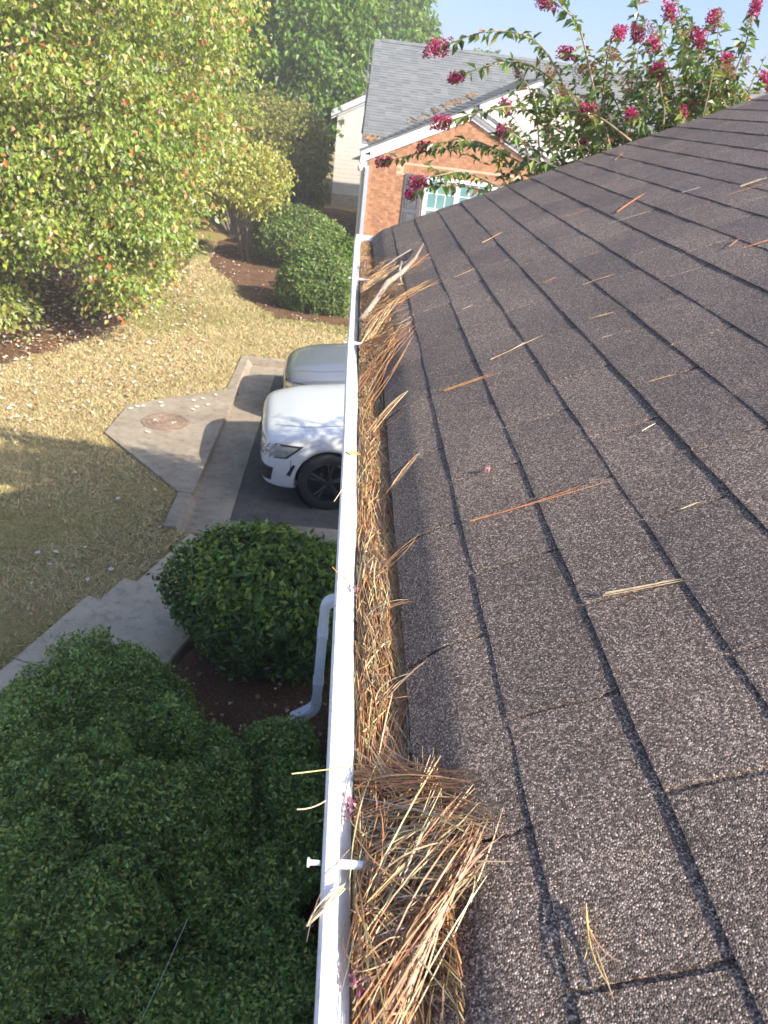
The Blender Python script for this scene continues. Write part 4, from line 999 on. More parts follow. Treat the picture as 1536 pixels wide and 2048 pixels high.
# corner board on the left side wall of the brick wing
d = MB(); d.box(0.13, 0.318, NY + 0.03, NY + 0.36, 0.05, EZ - 0.06); npart(d.build('corner_board', M['siding'], nb))
def rake(cx, pz, s, xl, xr_, y, bands, name):
    """white raking trim; bands: list of (drop0, drop1, proud)"""
    for sd, xe_ in ((-1, xl), (1, xr_)):
        for (b0, b1, pr) in bands:
            P = [(cx, y - pr, pz - b0), (xe_, y - pr, gabz(xe_, cx, pz, s) - b0), (xe_, y - pr, gabz(xe_, cx, pz, s) - b1), (cx, y - pr, pz - b1)]
            if sd == 1: P = P[::-1]
            d = MB(); d.prism(P, (0, 0.06 + pr, 0)); npart(d.build(name, M['trim'], nb))
BANDS = [(0.03, 0.15, 0.13), (0.155, 0.235, 0.09), (0.24, 0.33, 0.05)]
rake(IX, PI_, SI, 0.09, 5.5, NY - 0.01, BANDS, 'rake_trim')
rake(OX, PO, SI, 3.05, 8.9, NY + 0.62, [(0.03, 0.16, 0.13), (0.165, 0.26, 0.08)], 'rake_trim')
# gable roofs
def gable_roof(cx, pz, s, xl, xr_, y0, yb, n_):
    ybk = lambda zz: EYM + (zz - EZ - 0.05) / (RZ - EZ - 0.05) * (RY - EYM) + 0.05
    zl, zr2 = gabz(xl, cx, pz, s) + 0.01, gabz(xr_, cx, pz, s) + 0.01
    shingle_roof('roof', (xl, max(ybk(zl), y0 + .05), zl), (xl, y0, zl), (cx, y0, pz + .01), (cx, ybk(pz), pz + .01), M['groof'], nb, n_)
    shingle_roof('roof', (xr_, y0, zr2), (xr_, max(ybk(zr2), y0 + .05), zr2), (cx, ybk(pz), pz + .01), (cx, y0, pz + .01), M['groof'], nb, n_)
gable_roof(IX, PI_, SI, 0.05, 5.55, NY - 0.16, 0, 18)
gable_roof(OX, PO, SI, 0.3, 8.95, NY + 0.45, 0, 26)
# siding in the outer gable
m_ = MB(); y = NY + 0.62; z = 3.0
while z < PO - 0.3:
    hw = (PO - 0.2 - z) / SI; m_.prism([(OX - hw, y - 0.012, z), (OX + hw, y - 0.012, z), (OX + hw - 0.2, y - 0.008, z + 0.109), (OX - hw + 0.2, y - 0.008, z + 0.109)], (0, 0.05, 0)); z += 0.115
npart(m_.build('gable_siding', M['siding'], nb))
d = MB(); d.prism([(0.3, NY + 0.63, 0.1), (8.8, NY + 0.63, 0.1), (8.8, NY + 0.63, 3.35), (OX, NY + 0.63, PO - 0.1), (0.3, NY + 0.63, 3.35)], (0, 0.2, 0)); npart(d.build('gable_wall', M['siding'], nb))
# eave return, downspout, window, shutters
d = MB(); d.box(0.04, 0.33, NY - 0.13, NY + 0.22, EZ - 0.02, EZ + 0.12); d.box(0.07, 0.33, NY - 0.10, NY + 0.22, EZ - 0.10, EZ - 0.024); npart(d.build('eave_return', M['trim'], nb))
dsn = npart(MB().box(0.235, 0.335, NY - 0.085, NY - 0.012, 0.2, 2.95).build('downspout', M['spout'], nb))
d = MB(); d.tube([(0.12, NY - 0.05, EZ - 0.1), (0.10, NY - 0.05, EZ - 0.28), (0.16, NY - 0.05, EZ - 0.36), (0.28, NY - 0.05, EZ - 0.42)], 0.045, 8); d.build('spout_elbow', M['trim'], dsn, True)
d = MB(); d.lathe((0.10, NY - 0.06, EZ - 0.42), 'z', [(0.001, -0.09), (0.05, -0.08), (0.07, 0.0), (0.045, 0.07), (0.001, 0.08)], 12); npart(d.build('flood_lamp', M['trim'], nb, True))
wn_o = npart(MB().box(WX0 + 0.06, WX1 - 0.06, NY - 0.012, NY - 0.002, WZ0 + 0.06, WZ1 - 0.06).build('window', M['win_glass'], nb))
def fbox(name, *a): MB().box(*a).build(name, M['trim'], wn_o)
fbox('frame', WX0 - 0.02, WX0 + 0.09, NY - 0.03, NY + 0.06, WZ0 - 0.02, WZ1 + 0.005); fbox('frame', WX1 - 0.09, WX1 + 0.02, NY - 0.03, NY + 0.06, WZ0 - 0.02, WZ1 + 0.005)
fbox('frame', WX0 + 0.092, WX1 - 0.092, NY - 0.028, NY + 0.06, WZ1 - 0.09, WZ1); fbox('sill', WX0 + 0.092, WX1 - 0.092, NY - 0.06, NY + 0.06, WZ0 - 0.02, WZ0 + 0.07)
xm = (WX0 + WX1) / 2; fbox('mullion', xm - 0.07, xm + 0.07, NY - 0.027, NY + 0.055, WZ0 + 0.072, WZ1 - 0.092)
for xa, xb in ((WX0 + 0.092, xm - 0.072), (xm + 0.072, WX1 - 0.092)):
    fbox('meeting_rail', xa, xb, NY - 0.024, NY + 0.05, 2.02, 2.09)
    for zz in (1.65, 2.45): fbox('muntin', xa, xb, NY - 0.019, NY - 0.006, zz - 0.012, zz + 0.012)
    for q in (1, 2): fbox('muntin', xa + (xb - xa) * q / 3 - 0.012, xa + (xb - xa) * q / 3 + 0.012, NY - 0.018, NY - 0.006, WZ0 + 0.072, 2.018); fbox('muntin', xa + (xb - xa) * q / 3 - 0.012, xa + (xb - xa) * q / 3 + 0.012, NY - 0.018, NY - 0.006, 2.092, WZ1 - 0.092)
for xa, xb in SH:
    s_o = npart(MB().box(xa, xb, NY - 0.035, NY - 0.006, WZ0 - 0.02, WZ1).build('shutter', M['shutter'], nb))
    for z0, z1 in ((WZ0 + 0.06, 1.93), (2.03, WZ1 - 0.08)):
        d = MB(); a, b = xa + 0.07, xb - 0.07
        for q in ((a, b, z0, z0 + 0.02), (a, b, z1 - 0.02, z1)): d.box(q[0], q[1], NY - 0.05, NY - 0.034, q[2], q[3])
        d.box(a, a + 0.02, NY - 0.05, NY - 0.034, z0 + 0.02, z1 - 0.02); d.box(b - 0.02, b, NY - 0.05, NY - 0.034, z0 + 0.02, z1 - 0.02)
        d.box(a + 0.06, b - 0.06, NY - 0.047, NY - 0.034, z0 + 0.06, z1 - 0.06); d.build('panel', M['shutter'], s_o)
# pine straw lying in the roof valleys
def roof_pt(u, v):
    d_ = pray(u, v); k_ = (RZ - EZ - 0.05) / (RY - EYM); t = (EZ + 0.05 - k_ * EYM - CAM[2]) / (d_[2] - k_ * d_[1]); return CAM + d_ * t
V_, F_, C_, nn_ = [], [], [], 0
for (a, b, n_, sp) in (((735, 281), (755, 276), 30, 0.07), ((815, 247), (950, 190), 45, 0.05)):
    A, B = roof_pt(*a), roof_pt(*b); t = rng.random(n_)[:, None]; c = A + (B - A) * t + rng.normal(0, sp, (n_, 3)) * np.array([1, .5, 0]); kz = (RZ - EZ - 0.05) / (RY - EYM)
    c[:, 2] = EZ + 0.05 + kz * (c[:, 1] - EYM) + 0.03; dr = nrm(rng.normal(size=(n_, 3)) * np.array([1, .5, .2])) * 0.12
    P = bez(c - dr, c, c + dr, 3); P[..., 2] = EZ + 0.05 + kz * (P[..., 1] - EYM) + 0.03; Vv, Ff = tubes(P, np.full((n_, 3), 0.012), 3); V_.append(Vv); F_.append(Ff + nn_); nn_ += len(Vv); C_.append(np.repeat(pal(n_, [(0.30, 0.17, 0.09), (0.36, 0.25, 0.15)], [1, 1]), 6, 0))
tag(mk('pine_straw', np.vstack(V_), np.vstack(F_), M['needle'], col=np.vstack(C_)), 'orange pine straw lying along the valley of the grey roof', 'pine straw', kind='stuff')

# ------------------------------------------------------------------ pale house farther back
FY = 33.0
fh = empty('sided_house', 'pale siding house with low gable behind the brick house', 'house', (-0.85, FY, 0.4))
def fpart(o):
    o.matrix_parent_inverse = Matrix.Translation(Vector((0.85, -FY, -0.4))); return o
fz = lambda x: 4.05 + 0.52 * (x + 0.87)
d = MB(); d.prism([(-0.85, FY + 0.03, 0.3), (7.0, FY + 0.03, 0.3), (7.0, FY + 0.03, 4.0), (3.1, FY + 0.03, fz(3.1)), (-0.85, FY + 0.03, fz(-0.85))], (0, 7, 0)); fpart(d.build('wall', M['siding'], fh))
m_ = MB(); z = 1.0
while z < 5.9:
    xl = -0.86 if z < 3.95 else -0.86 + (z - 3.95) / 0.52
    m_.box(xl, 6.9, FY, FY + 0.05, z, z + 0.15); z += 0.156
fpart(m_.build('lap_siding', M['siding'], fh))
d = MB(); d.box(-0.88, 7.0, FY - 0.015, FY + 0.2, 0.2, 0.99); fpart(d.build('foundation', M['walk'], fh))
for b0, b1, pr in ((0.0, 0.2, 0.22), (0.2, 0.3, 0.08)):
    P = [(-1.1, FY - pr, fz(-1.1) - b0), (3.1, FY - pr, fz(3.1) - b0), (3.1, FY - pr, fz(3.1) - b1), (-1.1, FY - pr, fz(-1.1) - b1)]
    d = MB(); d.prism(P[::-1], (0, 0.05 + pr, 0)); fpart(d.build('rake_trim', M['trim'], fh))
shingle_roof('roof', (-1.12, 39.5, fz(-1.12) + .03), (-1.12, FY - 0.2, fz(-1.12) + .03), (3.1, FY - 0.2, fz(3.1) + .03), (3.1, 39.5, fz(3.1) + .03), M['groof2'], fh, 22, fix=fpart)
shingle_roof('roof', (-0.95, 36.0, 4.45), (8, 36.0, 4.45), (8, 40.2, 5.55), (-0.87, 40.2, 5.55), M['groof2'], fh, 26, fix=fpart)
d = MB(); d.box(-0.93, 8, 36.02, 36.1, 4.26, 4.43); fpart(d.build('fascia', M['trim'], fh))
d = MB(); d.box(-0.8, 8, 36.12, 40, 0.4, 4.4); fpart(d.build('rear_wall', M['siding'], fh))

# ------------------------------------------------------------------ shrubs
def bush(name, c, rad, n, L, cols, wts, label, cat='shrub', amp=0.10, lf=5.0, depth=0.10, seed=1, mat='leaf', ratio=0.55, stems=5, group=None, gaps=0.0, zmin=None, sub=None, stray=0.07, lobes=None, subp=0.6):
    r = np.random.default_rng(seed); c = np.array(c, float); rad = np.array(rad, float)
    base = np.array([c[0], c[1], float(gz(c[0], c[1]))]); root = empty(name, label, cat, tuple(base), group)
    zmin = base[2] + 0.03 if zmin is None else zmin
    LB = lobes or [(c, rad)]; tot = sum(q[1][0] * q[1][1] + q[1][1] * q[1][2] for q in LB)
    out = []; core = MB()
    for li, (lc, lr) in enumerate(LB):
        lc = np.array(lc, float); lr = np.array(lr, float); sd = seed + 17 * li
        def rf(dr): return 1 + amp * lump(dr, sd, lf) + amp * 0.55 * lump(dr, sd + 50, lf * 2.6)
        nl = int(n * (lr[0] * lr[1] + lr[1] * lr[2]) / tot)
        dr = nrm(r.normal(size=(int(nl * 1.5), 3))); dr = dr[(dr[:, 2] > -0.75)][:nl]; m = len(dr)
        k = 1 - np.abs(r.normal(0, depth, m)) + (r.random(m) < stray) * r.uniform(0, 0.10, m)
        if gaps > 0:
            gp = lump(dr, sd + 9, lf * 1.7); k = np.where(gp > 0.75, k - gaps * r.uniform(0.4, 1, m), k)
        pos = lc + dr * lr * (rf(dr) * k)[:, None]
        nn = nrm(dr / lr); nn = nrm(nn + r.normal(0, 0.42, (m, 3)) + np.array([0, 0, 0.3]))
        ax = nrm(np.cross(nn, r.normal(size=(m, 3))) + nrm(dr) * 0.35 + np.array([0, 0, 0.2]))
        kz = pos[:, 2] > zmin
        for lj, (oc, orr) in enumerate(LB):
            if lj != li: kz &= np.linalg.norm((pos - np.array(oc)) / np.array(orr), axis=1) > 0.82
        out.append((pos[kz], nn[kz], ax[kz], dr[kz], k[kz]))
        a = np.linspace(0, 2 * np.pi, 37)[:-1]; e = np.linspace(-1.1, 1.45, 20)
        D = np.stack([np.cos(e)[:, None] * np.cos(a), np.cos(e)[:, None] * np.sin(a), np.sin(e)[:, None] * np.ones(36)], -1)
        Vc = lc + D * lr * (rf(D) * (1 - 2.0 * depth) - 0.02)[..., None]; Vc[..., 2] = np.maximum(Vc[..., 2], zmin - 0.02); q = np.arange(720).reshape(20, 36)
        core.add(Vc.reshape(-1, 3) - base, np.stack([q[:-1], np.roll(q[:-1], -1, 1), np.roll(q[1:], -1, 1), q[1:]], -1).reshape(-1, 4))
    pos, nn, ax, dr, k = (np.concatenate([o[q] for o in out]) for q in range(5)); m = len(pos)
    ll = L * r.uniform(0.65, 1.25, m); col_ = pal(m, cols, wts, 0.22, r)
    col_ *= np.clip(1 + 0.22 * lump(pos, seed + 3, 5.0)[:, None], 0.6, 1.4)
    if sub is not None:                                   # fresh growth grows on top and outward
        w = (dr[:, 2] > 0.25 + 0.3 * r.normal(size=m)) & (r.random(m) < subp) & (k > 0.93); col_[w] = pal(int(w.sum()), sub, [1] * len(sub), 0.2, r)
    V, F = leaf_mesh(pos - base, ax, nn, ll, ll * ratio, 0.22, 0.15)
    mk('foliage', V, F, M[mat], root, col=np.repeat(col_, 2, 0))
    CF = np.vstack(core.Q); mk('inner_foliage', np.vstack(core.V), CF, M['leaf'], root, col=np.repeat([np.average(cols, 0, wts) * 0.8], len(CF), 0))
    for q in range(stems):
        a_ = q * 6.28 / stems + seed; d = MB(); tp = c + np.array([math.cos(a_), math.sin(a_), 0.2]) * rad * 0.45
        d.tube(np.array([base + np.array([math.cos(a_), math.sin(a_), 0]) * 0.05 - np.array([0, 0, .03]), (base * 0.6 + tp * 0.4), tp]) - base, np.array([0.02, 0.015, 0.008]) * (rad.max() + 0.4), 6); d.build('stem', M['bark'], root)
    return root
BOX = [(0.11, 0.20, 0.045), (0.18, 0.29, 0.07), (0.26, 0.37, 0.105), (0.32, 0.38, 0.075), (0.50, 0.46, 0.18)]
BW = [4, 4, 2, 1, 0.15]
def bx(n, lb, seed, lobes, **kw):
    LB = [(on_z(u, v, zc), rd) for u, v, zc, rd in lobes]; c = np.mean([q[0] for q in LB], 0)
    return bush('boxwood_shrub', c, np.max([q[1] for q in LB], 0), n, 0.029, BOX, BW, lb, amp=0.21, lf=6.5, depth=0.10, seed=seed, gaps=0.36, mat='leaf_gloss', lobes=LB, sub=[(0.36, 0.46, 0.15), (0.42, 0.48, 0.11)], subp=0.25, **kw)
bx(30000, 'bluish green boxwood mound against the walkway, farthest of the clipped hedge', 31, [(215, 1385, 0.80, (0.42, 0.36, 0.40)), (90, 1440, 0.74, (0.30, 0.32, 0.34)), (300, 1430, 0.66, (0.28, 0.26, 0.30))])
bx(17000, 'small boxwood mound in the middle of the hedge beside the bare mulch', 32, [(345, 1490, 0.80, (0.26, 0.22, 0.30)), (420, 1530, 0.72, (0.22, 0.20, 0.26)), (250, 1500, 0.82, (0.26, 0.22, 0.28))])
bx(52000, 'largest boxwood mound at the lower left of the hedge', 33, [(150, 1600, 0.95, (0.36, 0.30, 0.38)), (310, 1650, 0.92, (0.34, 0.30, 0.36)), (60, 1740, 0.90, (0.34, 0.30, 0.36)), (215, 1800, 0.86, (0.36, 0.28, 0.34)), (380, 1740, 0.76, (0.26, 0.26, 0.30))])
bx(12000, 'boxwood mound between the largest one and the dark wall side one', 36, [(450, 1610, 0.74, (0.24, 0.26, 0.32)), (440, 1700, 0.66, (0.22, 0.22, 0.26))])
bx(14000, 'boxwood mound at the left picture edge behind the largest one', 37, [(20, 1540, 0.74, (0.30, 0.28, 0.36)), (-90, 1600, 0.74, (0.30, 0.28, 0.36))])
bx(24000, 'dark shaded boxwood close to the house wall under the gutter', 34, [(560, 1530, 0.66, (0.28, 0.28, 0.34)), (580, 1640, 0.66, (0.28, 0.30, 0.34)), (545, 1760, 0.60, (0.26, 0.28, 0.30))])
bx(8000, 'low dark boxwood at the bottom left corner', 35, [(80, 1930, 0.55, (0.30, 0.24, 0.20)), (-20, 1990, 0.52, (0.26, 0.22, 0.18))])
bx(16000, 'ragged low boxwood along the bottom edge of the picture', 39, [(250, 1960, 0.56, (0.26, 0.2, 0.18)), (370, 1990, 0.54, (0.24, 0.2, 0.18)), (480, 2010, 0.52, (0.24, 0.2, 0.17)), (570, 1960, 0.52, (0.2, 0.22, 0.18))], stray=0.25)
bx(8000, 'low shaded boxwood nearest the spike end of the gutter', 38, [(440, 1850, 0.56, (0.24, 0.22, 0.2)), (520, 1880, 0.54, (0.22, 0.2, 0.18))], stray=0.2)
bush('holly_shrub', (-0.38, 5.18, 0.84), (0.72, 0.62, 0.60), 17000, 0.060, [(0.06, 0.12, 0.03), (0.10, 0.18, 0.04), (0.15, 0.24, 0.05)], [4, 4, 2], 'big glossy dark green shrub between walkway and downspout', amp=0.17, lf=5, depth=0.08, seed=41, mat='leaf_gloss', ratio=0.5, sub=[(0.34, 0.42, 0.07), (0.22, 0.32, 0.06)], stray=0.22)
RB_ = [(0.12, 0.19, 0.045), (0.17, 0.24, 0.06), (0.24, 0.30, 0.08)]
bush('round_shrub', on_y(634, 574, 17.9), (0.90, 0.82, 0.82), 17000, 0.085, RB_, [3, 4, 2], 'nearer round clipped green shrub in the mulch beyond the cars', amp=0.11, lf=6, depth=0.05, seed=51, gaps=0.2, stray=0.12)
bush('round_shrub', on_y(600, 474, 22.3), (1.22, 1.0, 0.72), 21000, 0.095, RB_, [3, 4, 2], 'wider clipped green shrub behind the nearer round one', amp=0.10, lf=6, depth=0.05, seed=52, gaps=0.2, stray=0.12)
bush('leafy_shrub', on_y(690, 530, 18.9), (0.42, 0.42, 0.55), 2600, 0.11, [(0.14, 0.24, 0.02), (0.19, 0.28, 0.03), (0.08, 0.16, 0.02)], [3, 3, 1], 'small bright yellow green shrub beside the round ones at the gutter', amp=0.12, seed=53)
d = MB()
# small weedy plants at the bottom of the bed
for k_, (u, v, lb) in enumerate([(100, 1880, 'broad leaved weed seedling at the lower left'), (40, 1985, 'broad leaved weed in the bottom left corner'), (290, 1905, 'broad leaved weed below the largest boxwood')]):
    p = on_z(u, v, 0.55); base = np.array([p[0], p[1], float(gz(p[0], p[1])) + 0.02]); n_ = 16; w = empty('weed_plant', lb, 'weed', tuple(base))
    a = rng.uniform(0, 6.28, n_); hh = rng.uniform(0.08, 0.22, n_); rr = rng.uniform(0.03, 0.14, n_)
    pos = np.stack([np.cos(a) * rr, np.sin(a) * rr, hh], -1); ax = np.stack([np.cos(a), np.sin(a), 0.1 * np.ones(n_)], -1)
    V, F = leaf_mesh(pos, ax, np.tile([0, 0, 1.0], (n_, 1)) + rng.normal(0, .3, (n_, 3)), rng.uniform(0.05, 0.09, n_), rng.uniform(0.04, 0.065, n_)); mk('leaves', V, F, M['leaf'], w, col=np.repeat(pal(n_, [(0.10, 0.20, 0.05)], [1]), 2, 0))
    P = bez(np.zeros((n_, 3)), pos * np.array([0.3, 0.3, 0.6]), pos, 4); V, F = tubes(P, np.full((n_, 4), 0.002), 3); mk('stems', V, F, M['leaf'], w, col=np.tile((0.10, 0.14, 0.05), (len(F), 1)))

# ------------------------------------------------------------------ trees
def tree(name, base, crowns, n, L, cols, wts, label, seed, cat='tree', clump=0.55, per=46, stems=1, trunk_r=0.12, mat='leaf', ratio=0.7, inner=0.45, drop=None, zlow=None, limbs=16, droop=0.25, group=None, flat=0.6, accent=None, tvar=0.14):
    r = np.random.default_rng(seed); base = np.array(base, float); root = empty(name, label, cat, tuple(base), group)
    tot = sum(c[1][0] * c[1][1] + c[1][1] * c[1][2] for c in crowns); CL = []
    for cc, rd in crowns:
        m = int(n / per * (rd[0] * rd[1] + rd[1] * rd[2]) / tot); dr = nrm(r.normal(size=(m, 3))); k = inner + (1 - inner) * r.random(m) ** 0.45
        CL.append(np.array(cc) + dr * np.array(rd) * (k * (1 + 0.13 * lump(dr, seed, 3.0)))[:, None])
    CL = np.vstack(CL)
    if zlow is not None: CL = CL[CL[:, 2] > zlow]
    if drop is not None: CL = CL[~drop(CL)]
    nc = len(CL); tone = pal(nc, [(1, 1, 1)], [1], tvar, r) 
    idx = np.repeat(np.arange(nc), per); m = len(idx)
    off = nrm(r.normal(size=(m, 3))) * (r.random(m) ** 0.5)[:, None] * clump * np.array([1, 1, flat])
    off[:, 2] -= droop * (off[:, 0] ** 2 + off[:, 1] ** 2) / clump
    pos = CL[idx] + off; nn = nrm(off / clump * 0.8 + np.array([0, 0, 0.7]) + r.normal(0, 0.5, (m, 3)))
    ax = nrm(off * np.array([1, 1, 0.3]) + r.normal(0, 0.25, (m, 3)) - np.array([0, 0, 0.35])); ll = L * r.uniform(0.6, 1.3, m)
    V, F = leaf_mesh(pos - base, ax, nn, ll, ll * ratio, 0.2, 0.2)
    col_ = np.clip(pal(m, cols, wts, 0.2, r) * tone[idx], 0.004, 0.8)
    if accent is not None:                                 # some sprays have turned, most have not
        p_ = np.where(lump(CL, seed + 5, 0.9) + 0.5 * r.normal(size=nc) > 0.55, accent[2], accent[1])[idx]; w = r.random(m) < p_; col_[w] = pal(int(w.sum()), accent[0], [1] * len(accent[0]), 0.2, r)
    mk('crown', V, F, M[mat], root, col=np.repeat(col_, 2, 0))
    c0 = np.mean([c[0] for c in crowns], 0); P, R = [], []
    d = MB()
    for s in range(stems):
        a = s * 6.28 / stems + seed; sp = 0.0 if stems == 1 else 0.12
        q0 = base + np.array([math.cos(a) * sp, math.sin(a) * sp, -0.1]); q3 = c0 + np.array([math.cos(a), math.sin(a), 0.3]) * np.array(crowns[0][1]) * (0.15 if stems == 1 else 0.5)
        path = bez(q0[None], ((q0 + q3) / 2 + np.array([0, 0, 0.3]) + r.normal(0, 0.08, 3) * (q3[2] - q0[2]))[None], q3[None], 8)[0]
        d.tube(path - base, np.linspace(trunk_r, trunk_r * 0.35, 8), 8)
        sel = CL[r.choice(nc, min(nc, limbs // stems + 1), replace=False)]
        for e in sel:
            t = r.uniform(0.35, 0.95); st_ = path[int(t * 7)]; mid = (st_ + e) / 2 + np.array([0, 0, 0.12 * np.linalg.norm(e - st_)]); pb = bez(st_[None], mid[None], e[None], 6)[0]
            d.tube(pb - base, np.linspace(trunk_r * 0.34, trunk_r * 0.06, 6), 5)
    d.build('trunk', M['bark'], root, True)
    return root
MAP = [(0.36, 0.43, 0.08), (0.25, 0.34, 0.065), (0.48, 0.50, 0.16), (0.64, 0.62, 0.46)]
def mdrop(C):
    u, v, _ = to_px(C); return ((v > 640) & (u > 230)) | ((v > 585) & (u > 340)) | ((v > 490) & (u > 50) & (u < 190) & (v < 630)) | (lump(C, 88, 1.5) > 0.85) | (u > 495) | ((u > 400) & (v > 310)) | ((u > 455) & (v > 230)) | (v > 735) | ((v > 690) & (u > 90))
tree('maple_tree', (-6.05, 15.0, 0.1), [((-6.4, 15.6, 4.6), (4.3, 3.4, 5.2)), ((-4.7, 14.2, 2.8), (2.0, 1.8, 2.2)), ((-5.4, 12.8, 1.7), (1.0, 1.0, 1.3))], 165000, 0.092, MAP, [5, 4, 3, 0.9], 'large maple at the left with yellow green and reddish autumn leaves', 61, clump=0.58, per=115, trunk_r=0.17, drop=mdrop, zlow=0.4, limbs=60, inner=0.42, droop=0.6, flat=0.5, tvar=0.2, accent=([(0.62, 0.20, 0.07), (0.60, 0.36, 0.15), (0.52, 0.30, 0.16)], 0.05, 0.30))
YEL = [(0.55, 0.54, 0.14), (0.45, 0.45, 0.10), (0.62, 0.60, 0.24), (0.36, 0.38, 0.08)]
tree('spreading_shrub', (-2.85, 22.3, 0.15), [((-2.9, 22.0, 2.3), (1.25, 1.1, 0.95)), ((-3.9, 22.0, 2.7), (1.2, 1.0, 1.0))], 9000, 0.11, YEL, [3, 3, 2, 2], 'yellow leaved multi stemmed shrub between the maple and round shrubs', 62, 'shrub', clump=0.32, per=30, stems=6, trunk_r=0.035, limbs=24, inner=0.3)
OLV = [(0.30, 0.30, 0.08), (0.38, 0.36, 0.10), (0.22, 0.25, 0.06), (0.30, 0.25, 0.11)]
tree('spreading_shrub', (-1.75, 27.2, 0.3), [((-2.6, 27.2, 3.1), (1.7, 1.5, 1.25)), ((-2.0, 27.6, 2.6), (0.9, 1.2, 1.0))], 17000, 0.10, OLV, [3, 3, 2, 1], 'feathery olive multi stemmed shrub left of the pale sided house', 63, 'shrub', clump=0.4, per=40, stems=9, trunk_r=0.04, limbs=30, inner=0.25)
tree('spreading_shrub', (-3.6, 25.5, 0.2), [((-3.9, 25.6, 2.6), (1.6, 1.4, 1.6))], 9000, 0.12, OLV, [2, 3, 2, 1], 'olive yellow shrub half hidden behind the yellow leaved one', 66, 'shrub', clump=0.4, per=36, stems=6, trunk_r=0.04, limbs=16, inner=0.25)
GRN = [(0.14, 0.24, 0.04), (0.19, 0.31, 0.05), (0.25, 0.36, 0.07), (0.10, 0.18, 0.035)]
BGT = [((-3.0, 35.0, 0.4), [((-2.9, 35, 6.6), (3.2, 2.8, 4.6)), ((-2.5, 34, 3.6), (1.5, 1.6, 2.2))], 26000, 0.24, 'bright green broad tree rising behind the maple and shrubs', 71),
       ((1.8, 48.0, 0.5), [((1.2, 48, 6.6), (2.4, 2.6, 3.9)), ((-1.6, 47, 7.2), (2.4, 2.2, 4.0))], 20000, 0.28, 'darker green tree above the ridge end of the grey roof', 72),
       ((-7.5, 33.0, 0.3), [((-7.4, 33, 6.5), (3.6, 3, 5.8))], 20000, 0.26, 'green tree behind the top of the maple', 73),
       ((-14.0, 30.0, 0.2), [((-14, 30, 6.5), (4.6, 3.6, 6.3))], 18000, 0.30, 'green tree at the far left behind the maple', 74),
       ((-4.6, 44.0, 0.4), [((-4.8, 44, 8.5), (3.6, 3, 6.5))], 18000, 0.30, 'tall green tree in the gap behind the bright green one', 75),
       ((-12.0, 21.5, 0.2), [((-12, 21.5, 5.2), (3.6, 3.0, 5.0))], 18000, 0.2, 'shaded green tree left of and behind the maple trunk', 76)]
for b_, cr, n_, L_, lb, sd in BGT:
    tree('background_tree', b_, cr, n_, L_, GRN, [3, 3, 2, 2], lb, sd, clump=0.85 if b_[1] > 30 else 0.6, per=52, trunk_r=0.2, limbs=20, inner=0.55, group='trees behind the houses')
tree('background_tree', (6.9, 52.0, 0.5), [((6.9, 52, 6.0), (1.7, 1.4, 1.75))], 4500, 0.28, GRN, [3, 3, 2, 2], 'small tree top peeking over the grey ridge against the sky', 77, clump=0.6, per=40, limbs=8, group='trees behind the houses')
UND = [(0.13, 0.18, 0.04), (0.19, 0.22, 0.05), (0.25, 0.25, 0.08)]
for b_, cr, sd, lb in [((-4.8, 30.5, 0.3), [((-4.8, 30.5, 1.9), (2.2, 1.2, 2.0))], 81, 'dark understory shrub behind the yellow leaved shrub'), ((-8.3, 24.5, 0.2), [((-8.3, 24.5, 1.8), (2.4, 1.4, 2.0))], 82, 'dark understory shrub behind the maple trunk'), ((-1.9, 30.8, 0.4), [((-1.95, 30.8, 2.0), (0.7, 0.8, 2.0))], 83, 'dark shrub touching the corner of the pale sided house')]:
    tree('understory_shrub', b_, cr, 7000, 0.16, UND, [3, 2, 1], lb, sd, 'shrub', clump=0.5, per=40, stems=3, trunk_r=0.05, limbs=9, inner=0.4)

# ------------------------------------------------------------------ crape myrtle beyond the roof end
rm = np.random.default_rng(91)
mb = np.array([2.9, 5.7, 0.1]); myr = empty('crape_myrtle', 'crape myrtle with pink flower heads leaning over the far roof edge', 'tree', tuple(mb))
stemsP = []; BR = []
forks = []
for s in range(7):
    a = s * 0.9 + 0.3; q0 = mb + np.array([math.cos(a) * 0.12, math.sin(a) * 0.12, -0.1]); q3 = mb + np.array([math.cos(a) * 1.25, math.sin(a) * 0.75, 3.3 + 0.25 * math.sin(s * 2.1)])
    p = bez(q0[None], (np.array([0.35, 0.35, 0.6]) * (q3 - q0) + q0)[None], q3[None], 9)[0]; stemsP.append(p); forks += [p[5], p[6], p[7], p[8]]
forks = np.array(forks)
d = MB()
for p in stemsP: d.tube(p - mb, np.linspace(0.045, 0.016, 9), 7)
d.build('trunk', M['myrtle_bark'], myr, True)
